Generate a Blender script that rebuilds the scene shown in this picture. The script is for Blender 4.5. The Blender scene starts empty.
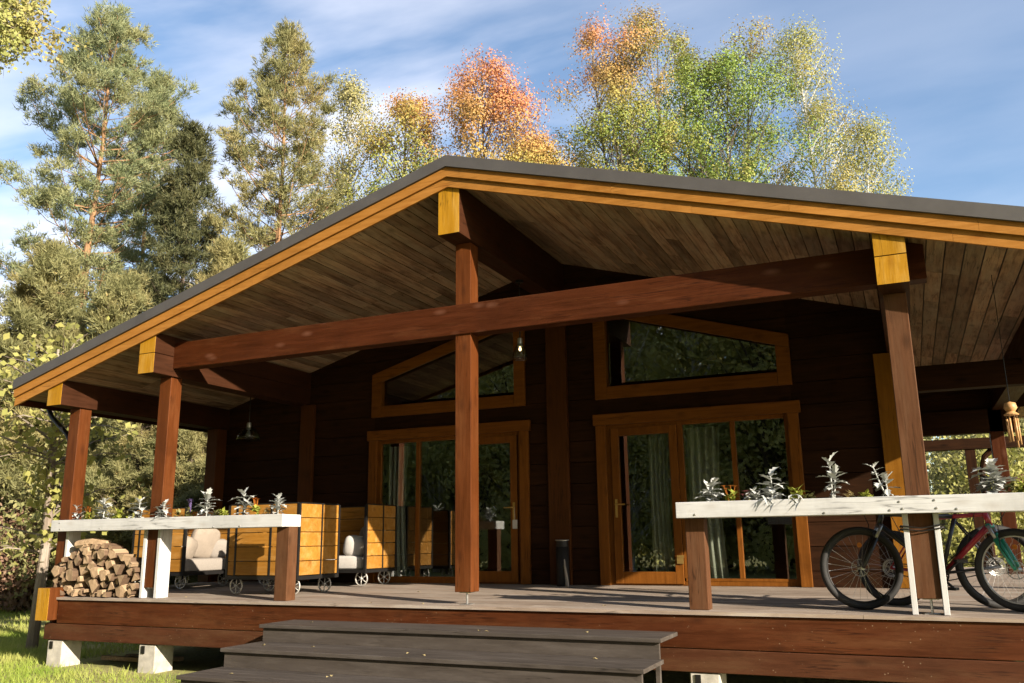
import bpy, math, random
import numpy as np
from mathutils import Vector, Matrix
random.seed(7); rng = np.random.default_rng(11)
S = bpy.context.scene; COL = S.collection
R = math.radians
GZ = -0.92                       # lawn level; the deck is at about z = 0
def deckz(y): return -0.06 + 0.02*min(max(y, -0.2), 3.0)

# ------------------------------------------------------------------ materials
def newmat(name):
    m = bpy.data.materials.new(name); m.use_nodes = True
    nt = m.node_tree; nt.nodes.clear()
    out = nt.nodes.new('ShaderNodeOutputMaterial')
    return m, nt, out
def N(nt, t, **k):
    n = nt.nodes.new(t)
    for a, v in k.items():
        if a in n.bl_rna.properties: setattr(n, a, v)
        else: n.inputs[a].default_value = v
    return n
def L(nt, a, b): nt.links.new(a, b)
def rgba(c): return (c[0], c[1], c[2], 1)
def ramp(nt, fac, stops):
    r = nt.nodes.new('ShaderNodeValToRGB'); e = r.color_ramp.elements
    while len(e) < len(stops): e.new(0.5)
    for i, (p, c) in enumerate(stops): e[i].position = p; e[i].color = rgba(c)
    L(nt, fac, r.inputs[0]); return r.outputs[0]
def mixc(nt, fac, a, b, mode='MIX'):
    m = nt.nodes.new('ShaderNodeMix'); m.data_type = 'RGBA'; m.blend_type = mode
    for s, v in ((m.inputs[0], fac), (m.inputs[6], a), (m.inputs[7], b)):
        if hasattr(v, 'links'): L(nt, v, s)
        elif isinstance(v, (int, float)): s.default_value = v
        else: s.default_value = rgba(v)
    return m.outputs[2]
def mth(nt, op, a, b=0.0, clamp=False):
    m = nt.nodes.new('ShaderNodeMath'); m.operation = op; m.use_clamp = clamp
    for s, v in ((m.inputs[0], a), (m.inputs[1], b)):
        if hasattr(v, 'links'): L(nt, v, s)
        else: s.default_value = v
    return m.outputs[0]
def maprange(nt, v, a, b, c, d):
    m = nt.nodes.new('ShaderNodeMapRange'); L(nt, v, m.inputs[0])
    for i, x in enumerate((a, b, c, d)): m.inputs[i+1].default_value = x
    return m.outputs[0]

def wood(name, c1, c2, axis='x', rough=0.6, island=0.25, knots=0.0, knotc=None, specks=0.0, wear=None, weart=0.6, gscale=1.0, spec=0.13, bump=0.35, con=0.0):
    m, nt, out = newmat(name)
    tc = N(nt, 'ShaderNodeTexCoord'); geo = N(nt, 'ShaderNodeNewGeometry')
    mp = N(nt, 'ShaderNodeMapping')
    s = {'x': (1.1, 16, 16), 'y': (16, 1.1, 16), 'z': (16, 16, 1.1)}[axis]
    mp.inputs['Scale'].default_value = tuple(q*gscale for q in s)
    off = N(nt, 'ShaderNodeCombineXYZ')
    for i, k in enumerate((37.0, 53.0, 71.0)): L(nt, mth(nt, 'MULTIPLY', geo.outputs['Random Per Island'], k), off.inputs[i])
    add = N(nt, 'ShaderNodeVectorMath', operation='ADD'); L(nt, tc.outputs['Object'], add.inputs[0]); L(nt, off.outputs[0], add.inputs[1])
    L(nt, add.outputs[0], mp.inputs['Vector'])
    n1 = N(nt, 'ShaderNodeTexNoise', Scale=1.6, Detail=8.0, Roughness=0.65, Distortion=0.6); L(nt, mp.outputs[0], n1.inputs['Vector'])
    n2 = N(nt, 'ShaderNodeTexNoise', Scale=1.3, Detail=4.0); L(nt, add.outputs[0], n2.inputs['Vector'])
    f = mth(nt, 'ADD', mth(nt, 'MULTIPLY', n1.outputs[0], 0.75), mth(nt, 'MULTIPLY', n2.outputs[0], 0.35))
    col = ramp(nt, f, [(0.33+con, c1), (0.72-con*.9, c2)])
    if wear:
        n3 = N(nt, 'ShaderNodeTexNoise', Scale=2.2, Detail=7.0, Roughness=0.7)
        mp3 = N(nt, 'ShaderNodeMapping'); mp3.inputs['Scale'].default_value = {'x': (0.5, 3, 3), 'y': (3, 0.5, 3), 'z': (3, 3, 0.5)}[axis]
        L(nt, add.outputs[0], mp3.inputs['Vector']); L(nt, mp3.outputs[0], n3.inputs['Vector'])
        col = mixc(nt, maprange(nt, n3.outputs[0], weart-0.12, weart+0.12, 0, 1), col, wear)
    if knots:
        mk = N(nt, 'ShaderNodeMapping'); mk.inputs['Scale'].default_value = {'x': (1.5, 3.6, 3.6), 'y': (3.6, 1.5, 3.6), 'z': (3.6, 3.6, 1.5)}[axis]
        L(nt, add.outputs[0], mk.inputs['Vector'])
        v = N(nt, 'ShaderNodeTexVoronoi', Scale=1.6); L(nt, mk.outputs[0], v.inputs['Vector'])
        k = maprange(nt, v.outputs['Distance'], 0.04, 0.24, knots, 0.0)
        col = mixc(nt, k, col, knotc or tuple(q*0.35 for q in c1))
    if specks:
        v2 = N(nt, 'ShaderNodeTexVoronoi', Scale=19.0); L(nt, tc.outputs['Object'], v2.inputs['Vector'])
        nn = N(nt, 'ShaderNodeTexNoise', Scale=2.0); L(nt, tc.outputs['Object'], nn.inputs['Vector'])
        k = mth(nt, 'MULTIPLY', maprange(nt, v2.outputs['Distance'], 0.07, 0.13, specks, 0.0), maprange(nt, nn.outputs[0], 0.45, 0.6, 0, 1))
        col = mixc(nt, k, col, (0.3, 0.21, 0.13))
    mc = N(nt, 'ShaderNodeMapping'); mc.inputs['Scale'].default_value = {'x': (0.9, 22, 22), 'y': (22, 0.9, 22), 'z': (22, 22, 0.9)}[axis]; L(nt, add.outputs[0], mc.inputs['Vector'])
    nc = N(nt, 'ShaderNodeTexNoise', Scale=1.0, Detail=3.0, Roughness=0.5); L(nt, mc.outputs[0], nc.inputs['Vector'])
    ck = mth(nt, 'MULTIPLY', maprange(nt, mth(nt, 'ABSOLUTE', mth(nt, 'SUBTRACT', nc.outputs[0], 0.5)), 0.0, 0.022, 0.75, 0.0), maprange(nt, n2.outputs[0], 0.5, 0.62, 0, 1))
    col = mixc(nt, ck, col, tuple(q*0.3 for q in c1))
    st = N(nt, 'ShaderNodeTexNoise', Scale=0.8, Detail=6.0, Roughness=0.7, Distortion=1.0); L(nt, add.outputs[0], st.inputs['Vector'])
    col = mixc(nt, maprange(nt, st.outputs[0], 0.5, 0.75, 0, 0.45), col, tuple(q*0.5 for q in c1))
    isl = maprange(nt, geo.outputs['Random Per Island'], 0, 1, 1-island, 1+island)
    cc = N(nt, 'ShaderNodeCombineColor')
    for i in range(3): L(nt, isl, cc.inputs[i])
    col = mixc(nt, 1.0, col, cc.outputs[0], 'MULTIPLY')
    b = N(nt, 'ShaderNodeBsdfPrincipled'); b.inputs['Specular IOR Level'].default_value = spec
    L(nt, col, b.inputs['Base Color'])
    L(nt, maprange(nt, n1.outputs[0], 0.3, 0.7, rough-0.1, rough+0.12), b.inputs['Roughness'])
    bp = N(nt, 'ShaderNodeBump', Strength=bump, Distance=0.006); L(nt, n1.outputs[0], bp.inputs['Height']); L(nt, bp.outputs[0], b.inputs['Normal'])
    L(nt, b.outputs[0], out.inputs[0]); return m

def plain(name, c, rough=0.5, metal=0.0, var=0.15, scale=6.0, spec=0.4, bump=0.0):
    m, nt, out = newmat(name)
    tc = N(nt, 'ShaderNodeTexCoord')
    n = N(nt, 'ShaderNodeTexNoise', Scale=scale, Detail=6.0, Roughness=0.65); L(nt, tc.outputs['Object'], n.inputs['Vector'])
    col = ramp(nt, n.outputs[0], [(0.3, tuple(q*(1-var) for q in c)), (0.7, tuple(min(1, q*(1+var)) for q in c))])
    b = N(nt, 'ShaderNodeBsdfPrincipled'); L(nt, col, b.inputs['Base Color'])
    b.inputs['Roughness'].default_value = rough; b.inputs['Metallic'].default_value = metal; b.inputs['Specular IOR Level'].default_value = spec
    if bump:
        bp = N(nt, 'ShaderNodeBump', Strength=bump, Distance=0.01); L(nt, n.outputs[0], bp.inputs['Height']); L(nt, bp.outputs[0], b.inputs['Normal'])
    L(nt, b.outputs[0], out.inputs[0]); return m

def leafmat(name, stops, top=None, z0=0, z1=1, transl=0.27, rough=0.6, patch=None):
    """leaf colours: one random tint per leaf; `top` = autumn colour taken by the leaves of the crown top"""
    m, nt, out = newmat(name)
    geo = N(nt, 'ShaderNodeNewGeometry'); tc = N(nt, 'ShaderNodeTexCoord')
    ncl = N(nt, 'ShaderNodeTexNoise', Scale=1.3, Detail=4.0, Roughness=0.6); L(nt, tc.outputs['Object'], ncl.inputs['Vector'])
    fv = mth(nt, 'ADD', mth(nt, 'MULTIPLY', geo.outputs['Random Per Island'], 0.38), maprange(nt, ncl.outputs[0], 0.3, 0.7, 0.0, 0.62), True)
    col = ramp(nt, fv, stops)
    nz = N(nt, 'ShaderNodeTexNoise', Scale=0.55, Detail=3.0); L(nt, tc.outputs['Object'], nz.inputs['Vector'])
    if patch:
        col = mixc(nt, maprange(nt, nz.outputs[0], 0.45, 0.62, 0, 0.85), col, patch)
    if top:
        sp = N(nt, 'ShaderNodeSeparateXYZ'); L(nt, tc.outputs['Object'], sp.inputs[0])
        h = mth(nt, 'ADD', maprange(nt, sp.outputs[2], z0, z1, 0, 1), mth(nt, 'MULTIPLY', mth(nt, 'SUBTRACT', nz.outputs[0], 0.5), 1.8), True)
        tcol = ramp(nt, fv, top)
        col = mixc(nt, h, col, tcol)
    d = N(nt, 'ShaderNodeBsdfPrincipled'); L(nt, col, d.inputs['Base Color']); d.inputs['Roughness'].default_value = rough; d.inputs['Specular IOR Level'].default_value = 0.25
    t = N(nt, 'ShaderNodeBsdfTranslucent'); L(nt, col, t.inputs[0])
    mx = N(nt, 'ShaderNodeMixShader'); mx.inputs[0].default_value = transl
    L(nt, d.outputs[0], mx.inputs[1]); L(nt, t.outputs[0], mx.inputs[2]); L(nt, mx.outputs[0], out.inputs[0]); return m

def glassmat(name, r0=0.15, tint=(0.86, 0.88, 0.84)):
    m, nt, out = newmat(name)
    ge = N(nt, 'ShaderNodeNewGeometry'); dt = N(nt, 'ShaderNodeVectorMath', operation='DOT_PRODUCT'); L(nt, ge.outputs['Normal'], dt.inputs[0]); L(nt, ge.outputs['Incoming'], dt.inputs[1])
    fr_ = mth(nt, 'ADD', mth(nt, 'MULTIPLY', mth(nt, 'POWER', mth(nt, 'SUBTRACT', 1.0, mth(nt, 'ABSOLUTE', dt.outputs['Value'])), 5.0), 1-r0), r0, True)
    tr = N(nt, 'ShaderNodeBsdfTransparent'); tr.inputs[0].default_value = rgba(tint)
    gl = N(nt, 'ShaderNodeBsdfGlossy'); gl.inputs['Roughness'].default_value = 0.0
    tc = N(nt, 'ShaderNodeTexCoord'); nz = N(nt, 'ShaderNodeTexNoise', Scale=1.2, Detail=2.0); L(nt, tc.outputs['Object'], nz.inputs['Vector'])
    bp = N(nt, 'ShaderNodeBump', Strength=0.04, Distance=0.02); L(nt, nz.outputs[0], bp.inputs['Height']); L(nt, bp.outputs[0], gl.inputs['Normal'])
    mx = N(nt, 'ShaderNodeMixShader'); L(nt, fr_, mx.inputs[0]); L(nt, tr.outputs[0], mx.inputs[1]); L(nt, gl.outputs[0], mx.inputs[2])
    L(nt, mx.outputs[0], out.inputs[0]); return m

M = {}
def tn(c, k=0.43, g=0.75, b=0.42): return (c[0]*k, c[1]*k*g, c[2]*k*b)
RB1, RB2 = tn((0.075, 0.026, 0.012)), tn((0.165, 0.055, 0.024))
for a in 'xyz': M['beam_'+a] = wood('stained_beam_'+a, RB1, RB2, a, 0.5, 0.08, knots=0.45, knotc=(0.17, 0.075, 0.045), wear=tn((0.2, 0.09, 0.055)), weart=0.64)
for a in 'xz': M['log_'+a] = wood('dark_log_'+a, (0.0150, 0.0066, 0.0028), (0.034, 0.0135, 0.0056), a, 0.65, 0.18, knots=0.6, spec=0.06, con=0.06)
for a in 'y': M['purlin_'+a] = wood('dark_purlin_'+a, (0.022, 0.0078, 0.0028), (0.052, 0.0175, 0.0068), a, 0.55, 0.08, knots=0.6)
M['post_z'] = wood('post_wood', tn((0.125, 0.045, 0.018)), tn((0.265, 0.102, 0.042)), 'z', 0.5, 0.06, knots=0.6, knotc=(0.04, 0.012, 0.004), wear=tn((0.27, 0.125, 0.07)), weart=0.62)
M['grey_post_z'] = wood('weathered_post_wood', tn((0.13, 0.07, 0.05)), tn((0.26, 0.145, 0.11)), 'z', 0.6, 0.06, knots=0.5, wear=tn((0.26, 0.17, 0.15)), weart=0.56)
M['skirt_x'] = wood('skirt_wood', tn((0.095, 0.034, 0.019)), tn((0.20, 0.075, 0.038)), 'x', 0.55, 0.12, knots=0.6, knotc=(0.03, 0.009, 0.003), specks=0.5, wear=tn((0.24, 0.12, 0.08)), weart=0.62)
M['old_skirt_x'] = wood('old_skirt_wood', tn((0.10, 0.044, 0.032)), tn((0.20, 0.09, 0.064)), 'x', 0.65, 0.12, knots=0.5, specks=0.5, wear=tn((0.21, 0.125, 0.10)), weart=0.58)
M['ochre_x'] = wood('ochre_trim', (0.235, 0.097, 0.017), (0.36, 0.163, 0.036), 'x', 0.45, 0.08, knots=0.6, knotc=(0.22, 0.075, 0.012))
M['ochre_end'] = wood('ochre_end_grain', (0.27, 0.125, 0.006), (0.40, 0.20, 0.013), 'z', 0.5, 0.05, wear=(0.46, 0.27, 0.06), weart=0.6, knots=0.4, knotc=(0.2, 0.075, 0.008))
M['casing_z'] = wood('oak_stain_casing_z', (0.105, 0.034, 0.005), (0.20, 0.070, 0.010), 'z', 0.45, 0.07, knots=0.4)
M['casing_x'] = wood('oak_stain_casing_x', (0.105, 0.034, 0.005), (0.20, 0.070, 0.010), 'x', 0.45, 0.07, knots=0.4)
M['pilaster'] = wood('pilaster_stain', (0.045, 0.0145, 0.003), (0.085, 0.028, 0.006), 'z', 0.5, 0.07, knots=0.4)
M['sunlit_pil'] = wood('sunlit_corner_board', (0.15, 0.056, 0.005), (0.23, 0.098, 0.009), 'z', 0.5, 0.05)  # pilaster stain with sunlight put into its colour, midway to the lit tone
M['soffit'] = wood('soffit_boards', (0.115, 0.060, 0.034), (0.335, 0.205, 0.130), 'y', 0.7, 0.36, knots=0.5, wear=(0.32, 0.235, 0.165), weart=0.56, spec=0.2, con=0.11)
M['deck'] = wood('deck_boards', (0.18, 0.135, 0.102), (0.30, 0.232, 0.18), 'x', 0.7, 0.13, knots=0.2, wear=(0.35, 0.30, 0.25), weart=0.55)
M['step'] = wood('grey_step_boards', (0.050, 0.041, 0.034), (0.074, 0.061, 0.051), 'x', 0.6, 0.10, wear=(0.10, 0.085, 0.073), weart=0.6)
M['white_x'] = wood('whitewash_x', (0.42, 0.415, 0.40), (0.56, 0.56, 0.555), 'x', 0.6, 0.04, knots=0.35, knotc=(0.30, 0.26, 0.22), wear=(0.36, 0.335, 0.30), weart=0.68)
M['white_z'] = wood('whitewash_z', (0.42, 0.41, 0.39), (0.56, 0.555, 0.54), 'z', 0.6, 0.04, wear=(0.25, 0.17, 0.11), weart=0.66)
M['crate'] = wood('pine_planks', (0.23, 0.098, 0.013), (0.36, 0.165, 0.028), 'x', 0.5, 0.2, knots=0.6, wear=(0.40, 0.22, 0.07), weart=0.6, knotc=(0.17, 0.055, 0.01))
M['roofmetal'] = plain('roof_metal', (0.085, 0.079, 0.076), 0.5, 0.2, 0.12, 3)
M['black'] = plain('black_iron', (0.022, 0.020, 0.019), 0.45, 0.5)
M['matt_black'] = plain('matt_black_plastic', (0.007, 0.006, 0.006), 0.6)
M['steel'] = plain('worn_steel', (0.42, 0.41, 0.39), 0.4, 0.8)
M['wheelrim'] = plain('cast_wheel_grey', (0.42, 0.40, 0.36), 0.5, 0.4)
M['rubber'] = plain('tyre_rubber', (0.018, 0.017, 0.016), 0.75)
M['concrete'] = plain('pier_concrete', (0.42, 0.39, 0.335), 0.85, 0, 0.32, 7, bump=0.3)
M['fabric'] = plain('grey_linen', (0.26, 0.23, 0.20), 0.9, 0, 0.08, 40, 0.1, 0.3)
M['cream'] = plain('cream_linen', (0.27, 0.225, 0.18), 0.9, 0, 0.12, 7, 0.1, 1.0)
M['white_fab'] = plain('white_canvas', (0.5, 0.47, 0.43), 0.9, 0, 0.05, 30, 0.1, 0.2)
M['curtain'] = plain('sheer_curtain', (0.42, 0.43, 0.385), 0.9, 0, 0.06, 10)
M['glass'] = glassmat('window_glass')
M['lampglass'] = glassmat('lamp_glass', 0.04, (0.75, 0.78, 0.76))
M['brass'] = plain('brass', (0.55, 0.36, 0.12), 0.35, 0.8)
M['room'] = plain('room_darkness', (0.012, 0.009, 0.006), 0.9)  # near-black colour stands in for the shade of the unlit interior
M['bark_pine'] = wood('pine_bark', (0.16, 0.085, 0.045), (0.42, 0.25, 0.13), 'z', 0.9, 0.1, gscale=0.6, bump=0.6)
M['bark_dark'] = wood('dark_bark', (0.07, 0.052, 0.038), (0.17, 0.13, 0.10), 'z', 0.9, 0.1, gscale=0.6, bump=0.6)
M['bark_birch'] = wood('birch_bark', (0.55, 0.52, 0.46), (0.78, 0.75, 0.69), 'z', 0.8, 0.05, wear=(0.10, 0.085, 0.07), weart=0.66)
M['bark_grey'] = wood('mottled_bark', (0.22, 0.18, 0.14), (0.42, 0.36, 0.30), 'z', 0.9, 0.05, wear=(0.16, 0.12, 0.09), weart=0.5, gscale=0.5, bump=0.6)
M['endgrain'] = wood('split_wood', (0.25, 0.165, 0.095), (0.50, 0.355, 0.22), 'y', 0.8, 0.4, gscale=0.8)
M['logbark'] = wood('log_bark', (0.08, 0.048, 0.028), (0.17, 0.11, 0.07), 'y', 0.9, 0.25)
M['soil'] = plain('potting_soil', (0.05, 0.035, 0.025), 0.95, 0, 0.4, 30, 0.1, 0.8)
M['needle'] = leafmat('pine_needles', [(0, (0.16, 0.20, 0.095)), (0.5, (0.26, 0.29, 0.14)), (0.85, (0.36, 0.37, 0.19)), (1, (0.46, 0.38, 0.17))], transl=0.4, patch=(0.34, 0.33, 0.15))
M['needle2'] = leafmat('pine_needles_warm', [(0, (0.17, 0.175, 0.07)), (0.5, (0.27, 0.265, 0.115)), (0.85, (0.37, 0.34, 0.15)), (1, (0.50, 0.33, 0.13))], transl=0.4, patch=(0.37, 0.31, 0.13))
M['needle3'] = leafmat('spruce_needles', [(0, (0.055, 0.066, 0.030)), (0.6, (0.105, 0.108, 0.046)), (1, (0.18, 0.155, 0.066))], transl=0.2)
M['maple'] = leafmat('maple_leaves', [(0, (0.13, 0.20, 0.04)), (0.5, (0.27, 0.32, 0.07)), (1, (0.46, 0.43, 0.10))], [(0, (0.48, 0.15, 0.06)), (0.5, (0.58, 0.23, 0.09)), (1, (0.54, 0.36, 0.11))], 13.6, 17.4)
M['maple_red'] = leafmat('red_maple_leaves', [(0, (0.24, 0.29, 0.06)), (0.5, (0.42, 0.37, 0.09)), (1, (0.54, 0.33, 0.10))], [(0, (0.50, 0.16, 0.08)), (0.5, (0.60, 0.24, 0.12)), (1, (0.56, 0.37, 0.14))], 11.2, 17.2)
M['aspen'] = leafmat('aspen_leaves', [(0, (0.11, 0.19, 0.035)), (0.5, (0.22, 0.31, 0.06)), (0.85, (0.36, 0.41, 0.10)), (1, (0.46, 0.38, 0.12))], [(0, (0.46, 0.20, 0.09)), (0.5, (0.54, 0.27, 0.12)), (1, (0.46, 0.38, 0.12))], 17.2, 21.6)
M['aspen_pink'] = leafmat('red_topped_aspen_leaves', [(0, (0.13, 0.21, 0.04)), (0.5, (0.28, 0.32, 0.07)), (1, (0.46, 0.37, 0.11))], [(0, (0.48, 0.17, 0.08)), (0.5, (0.57, 0.25, 0.12)), (1, (0.50, 0.37, 0.13))], 14.8, 19.4)
M['birch'] = leafmat('birch_leaves', [(0, (0.21, 0.25, 0.07)), (0.5, (0.36, 0.36, 0.11)), (1, (0.48, 0.41, 0.15))], patch=(0.42, 0.33, 0.12))
M['willow'] = leafmat('pale_yellow_leaves', [(0, (0.25, 0.25, 0.09)), (0.5, (0.37, 0.34, 0.14)), (1, (0.46, 0.39, 0.19))])
M['hazel'] = leafmat('hazel_leaves', [(0, (0.20, 0.22, 0.055)), (0.5, (0.36, 0.35, 0.10)), (1, (0.50, 0.44, 0.16))], transl=0.4)
M['bush'] = leafmat('bush_leaves', [(0, (0.14, 0.155, 0.06)), (0.5, (0.26, 0.25, 0.10)), (1, (0.40, 0.34, 0.15))])
M['redbush'] = leafmat('russet_bush_leaves', [(0, (0.17, 0.09, 0.06)), (0.5, (0.28, 0.17, 0.11)), (1, (0.36, 0.27, 0.18))])
M['silver'] = leafmat('silver_leaves', [(0, (0.36, 0.37, 0.34)), (1, (0.55, 0.56, 0.53))], transl=0.12, rough=0.9)
M['lime'] = leafmat('lime_leaves', [(0, (0.22, 0.27, 0.04)), (1, (0.42, 0.42, 0.08))])
M['orange_fl'] = leafmat('orange_petals', [(0, (0.62, 0.16, 0.03)), (1, (0.7, 0.3, 0.05))])
M['pink_fl'] = leafmat('pink_petals', [(0, (0.45, 0.16, 0.16)), (1, (0.55, 0.25, 0.22))])
M['purple_fl'] = leafmat('purple_petals', [(0, (0.20, 0.13, 0.36)), (1, (0.32, 0.24, 0.48))])
M['dryleaf'] = leafmat('dry_leaf', [(0, (0.42, 0.30, 0.12)), (1, (0.60, 0.50, 0.26))])
M['grove'] = leafmat('backlit_leaves', [(0, (0.40, 0.44, 0.15)), (0.5, (0.66, 0.64, 0.26)), (1, (0.82, 0.72, 0.36))], transl=0.75)
M['grass'] = leafmat('grass_blades', [(0, (0.15, 0.24, 0.030)), (0.5, (0.30, 0.39, 0.06)), (0.9, (0.46, 0.48, 0.12)), (1, (0.60, 0.53, 0.25))], transl=0.4, patch=(0.44, 0.44, 0.13))
M['red_paint'] = plain('red_bike_paint', (0.34, 0.018, 0.03), 0.3, 0, 0.05, 3, 0.6)
M['green_paint'] = plain('green_bike_paint', (0.02, 0.26, 0.18), 0.3, 0, 0.05, 3, 0.6)
M['black_paint'] = plain('black_bike_paint', (0.018, 0.018, 0.02), 0.3, 0, 0.05, 3, 0.6)
M['bamboo'] = plain('bamboo', (0.48, 0.27, 0.11), 0.5, 0, 0.2, 20)
M['palewall'] = plain('pale_fence_paint', (0.55, 0.58, 0.62), 0.7)
m_, nt_, out_ = newmat('glowing_bulb'); e_ = N(nt_, 'ShaderNodeEmission', Strength=3.0); e_.inputs[0].default_value = (1, 0.72, 0.38, 1); L(nt_, e_.outputs[0], out_.inputs[0]); M['bulb'] = m_
# ground: soil and thatch under the blades
m_, nt_, out_ = newmat('lawn_soil'); tc_ = N(nt_, 'ShaderNodeTexCoord')
na = N(nt_, 'ShaderNodeTexNoise', Scale=0.9, Detail=8.0, Roughness=0.7); nb = N(nt_, 'ShaderNodeTexNoise', Scale=14.0, Detail=6.0)
L(nt_, tc_.outputs['Object'], na.inputs[0]); L(nt_, tc_.outputs['Object'], nb.inputs[0])
ca = ramp(nt_, na.outputs[0], [(0.35, (0.20, 0.23, 0.05)), (0.55, (0.32, 0.30, 0.09)), (0.7, (0.40, 0.31, 0.16))])
cb = mixc(nt_, maprange(nt_, nb.outputs[0], 0.35, 0.7, 0, 0.6), ca, (0.16, 0.12, 0.06))
b_ = N(nt_, 'ShaderNodeBsdfPrincipled', Roughness=0.95); L(nt_, cb, b_.inputs['Base Color'])
bp_ = N(nt_, 'ShaderNodeBump', Strength=0.8, Distance=0.03); L(nt_, nb.outputs[0], bp_.inputs['Height']); L(nt_, bp_.outputs[0], b_.inputs['Normal'])
L(nt_, b_.outputs[0], out_.inputs[0]); M['ground'] = m_

# ------------------------------------------------------------------ mesh builder
class MB:
    def __init__(s): s.v = []; s.f = []
    def add(s, vs, fs):
        o = len(s.v); s.v += [tuple(p) for p in vs]; s.f += [tuple(i+o for i in f) for f in fs]; return s
    def box(s, x0, x1, y0, y1, z0, z1):
        v = [(x, y, z) for z in (z0, z1) for y in (y0, y1) for x in (x0, x1)]
        return s.add(v, [(0, 2, 3, 1), (4, 5, 7, 6), (0, 1, 5, 4), (2, 6, 7, 3), (0, 4, 6, 2), (1, 3, 7, 5)])
    def obox(s, c, ax, ay, az):          # centre and three half-axes
        c, ax, ay, az = map(Vector, (c, ax, ay, az))
        v = [c + ax*i + ay*j + az*k for k in (-1, 1) for j in (-1, 1) for i in (-1, 1)]
        return s.add(v, [(0, 2, 3, 1), (4, 5, 7, 6), (0, 1, 5, 4), (2, 6, 7, 3), (0, 4, 6, 2), (1, 3, 7, 5)])
    def prism_y(s, poly, y0, y1):        # polygon in XZ (anticlockwise from the front), extruded along y
        n = len(poly)
        v = [(x, y0, z) for x, z in poly] + [(x, y1, z) for x, z in poly]
        f = [tuple(range(n)), tuple(range(2*n-1, n-1, -1))]
        f += [(i, i+n, (i+1) % n+n, (i+1) % n) for i in range(n)]
        return s.add(v, f)
    def tube(s, pts, rad, n=8, cap=True):
        pts = [Vector(p) for p in pts]; k = len(pts)
        rad = rad if isinstance(rad, (list, tuple)) else [rad]*k
        v = []; prev = None
        for i, p in enumerate(pts):
            d = (pts[min(i+1, k-1)] - pts[max(i-1, 0)]).normalized()
            if prev is None:
                a = d.orthogonal().normalized()
            else:
                a = (prev - d*prev.dot(d));
                a = a.normalized() if a.length > 1e-6 else d.orthogonal().normalized()
            prev = a; b = d.cross(a)
            for j in range(n):
                t = 2*math.pi*j/n; v.append(p + (a*math.cos(t)+b*math.sin(t))*rad[i])
        f = [(i*n+j, i*n+(j+1) % n, (i+1)*n+(j+1) % n, (i+1)*n+j) for i in range(k-1) for j in range(n)]
        if cap: f += [tuple(range(n-1, -1, -1)), tuple(range((k-1)*n, k*n))]
        return s.add(v, f)
    def torus(s, c, axis, Rr, r, n=40, m=8):
        c = Vector(c); ax = Vector(axis).normalized(); a = ax.orthogonal().normalized(); b = ax.cross(a); v = []
        for i in range(n):
            t = 2*math.pi*i/n; d = a*math.cos(t)+b*math.sin(t)
            for j in range(m):
                q = 2*math.pi*j/m; v.append(c + d*(Rr+r*math.cos(q)) + ax*(r*math.sin(q)))
        return s.add(v, [(i*m+j, i*m+(j+1) % m, ((i+1) % n)*m+(j+1) % m, ((i+1) % n)*m+j) for i in range(n) for j in range(m)])
    def lathe(s, c, prof, n=20, axis=(0, 0, 1)):
        c = Vector(c); ax = Vector(axis).normalized(); a = ax.orthogonal().normalized(); b = ax.cross(a); v = []; k = len(prof)
        for r, h in prof:
            for j in range(n):
                t = 2*math.pi*j/n; v.append(c + ax*h + (a*math.cos(t)+b*math.sin(t))*r)
        return s.add(v, [(i*n+j, i*n+(j+1) % n, (i+1)*n+(j+1) % n, (i+1)*n+j) for i in range(k-1) for j in range(n)])
    def ball(s, c, r, n=14, m=9, sq=1.0):
        c = Vector(c); rx, ry, rz = r if isinstance(r, (tuple, list)) else (r, r, r); v = []
        sp = lambda q: math.copysign(abs(q)**sq, q)
        for i in range(m+1):
            t = math.pi*i/m
            for j in range(n):
                p = 2*math.pi*j/n
                v.append(c + Vector((rx*sp(math.sin(t))*sp(math.cos(p)), ry*sp(math.sin(t))*sp(math.sin(p)), -rz*sp(math.cos(t)))))
        return s.add(v, [(i*n+j, i*n+(j+1) % n, (i+1)*n+(j+1) % n, (i+1)*n+j) for i in range(m) for j in range(n)])

ORG = {}
def thing(name, label, cat, loc, group=None):
    o = bpy.data.objects.new(name, None); COL.objects.link(o); o.location = loc; o.empty_display_size = 0.2
    ORG[o.name] = Vector(loc); return tag(o, label, cat, group)
def tag(o, label=None, cat=None, group=None, kind=None):
    for k, v in (('label', label), ('category', cat), ('group', group), ('kind', kind)):
        if v: o[k] = v
    return o
def obj(name, mb, mat, parent=None, origin=None, bevel=0.0, smooth=False):
    """links mb (world coordinates) as ONE mesh object"""
    org = ORG[parent.name] if parent else Vector(origin or (0, 0, 0))
    me = bpy.data.meshes.new(name)
    if isinstance(mb, MB): me.from_pydata([tuple(Vector(p)-org) for p in mb.v], [], mb.f)
    else:
        V, F, k = mb; V = (np.asarray(V, np.float32) - np.array(org, np.float32)); nf = len(F)
        me.vertices.add(len(V)); me.vertices.foreach_set('co', V.ravel())
        me.loops.add(nf*k); me.loops.foreach_set('vertex_index', np.asarray(F, np.int32).ravel())
        me.polygons.add(nf); me.polygons.foreach_set('loop_start', np.arange(0, nf*k, k, dtype=np.int32)); me.polygons.foreach_set('loop_total', np.full(nf, k, np.int32))
        me.update(calc_edges=True)
    me.materials.append(M[mat] if isinstance(mat, str) else mat)
    o = bpy.data.objects.new(name, me); COL.objects.link(o)
    if parent: o.parent = parent
    else: o.location = org
    ORG[o.name] = org
    if smooth: me.polygons.foreach_set('use_smooth', [True]*len(me.polygons))
    if bevel:
        b = o.modifiers.new('edge', 'BEVEL'); b.width = bevel; b.segments = 2; b.limit_method = 'ANGLE'
    return o
def copy_tree(o, parent=None):
    c = o.copy(); COL.objects.link(c)
    if parent: c.parent = parent
    for ch in list(o.children): copy_tree(ch, c)
    return c

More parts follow.
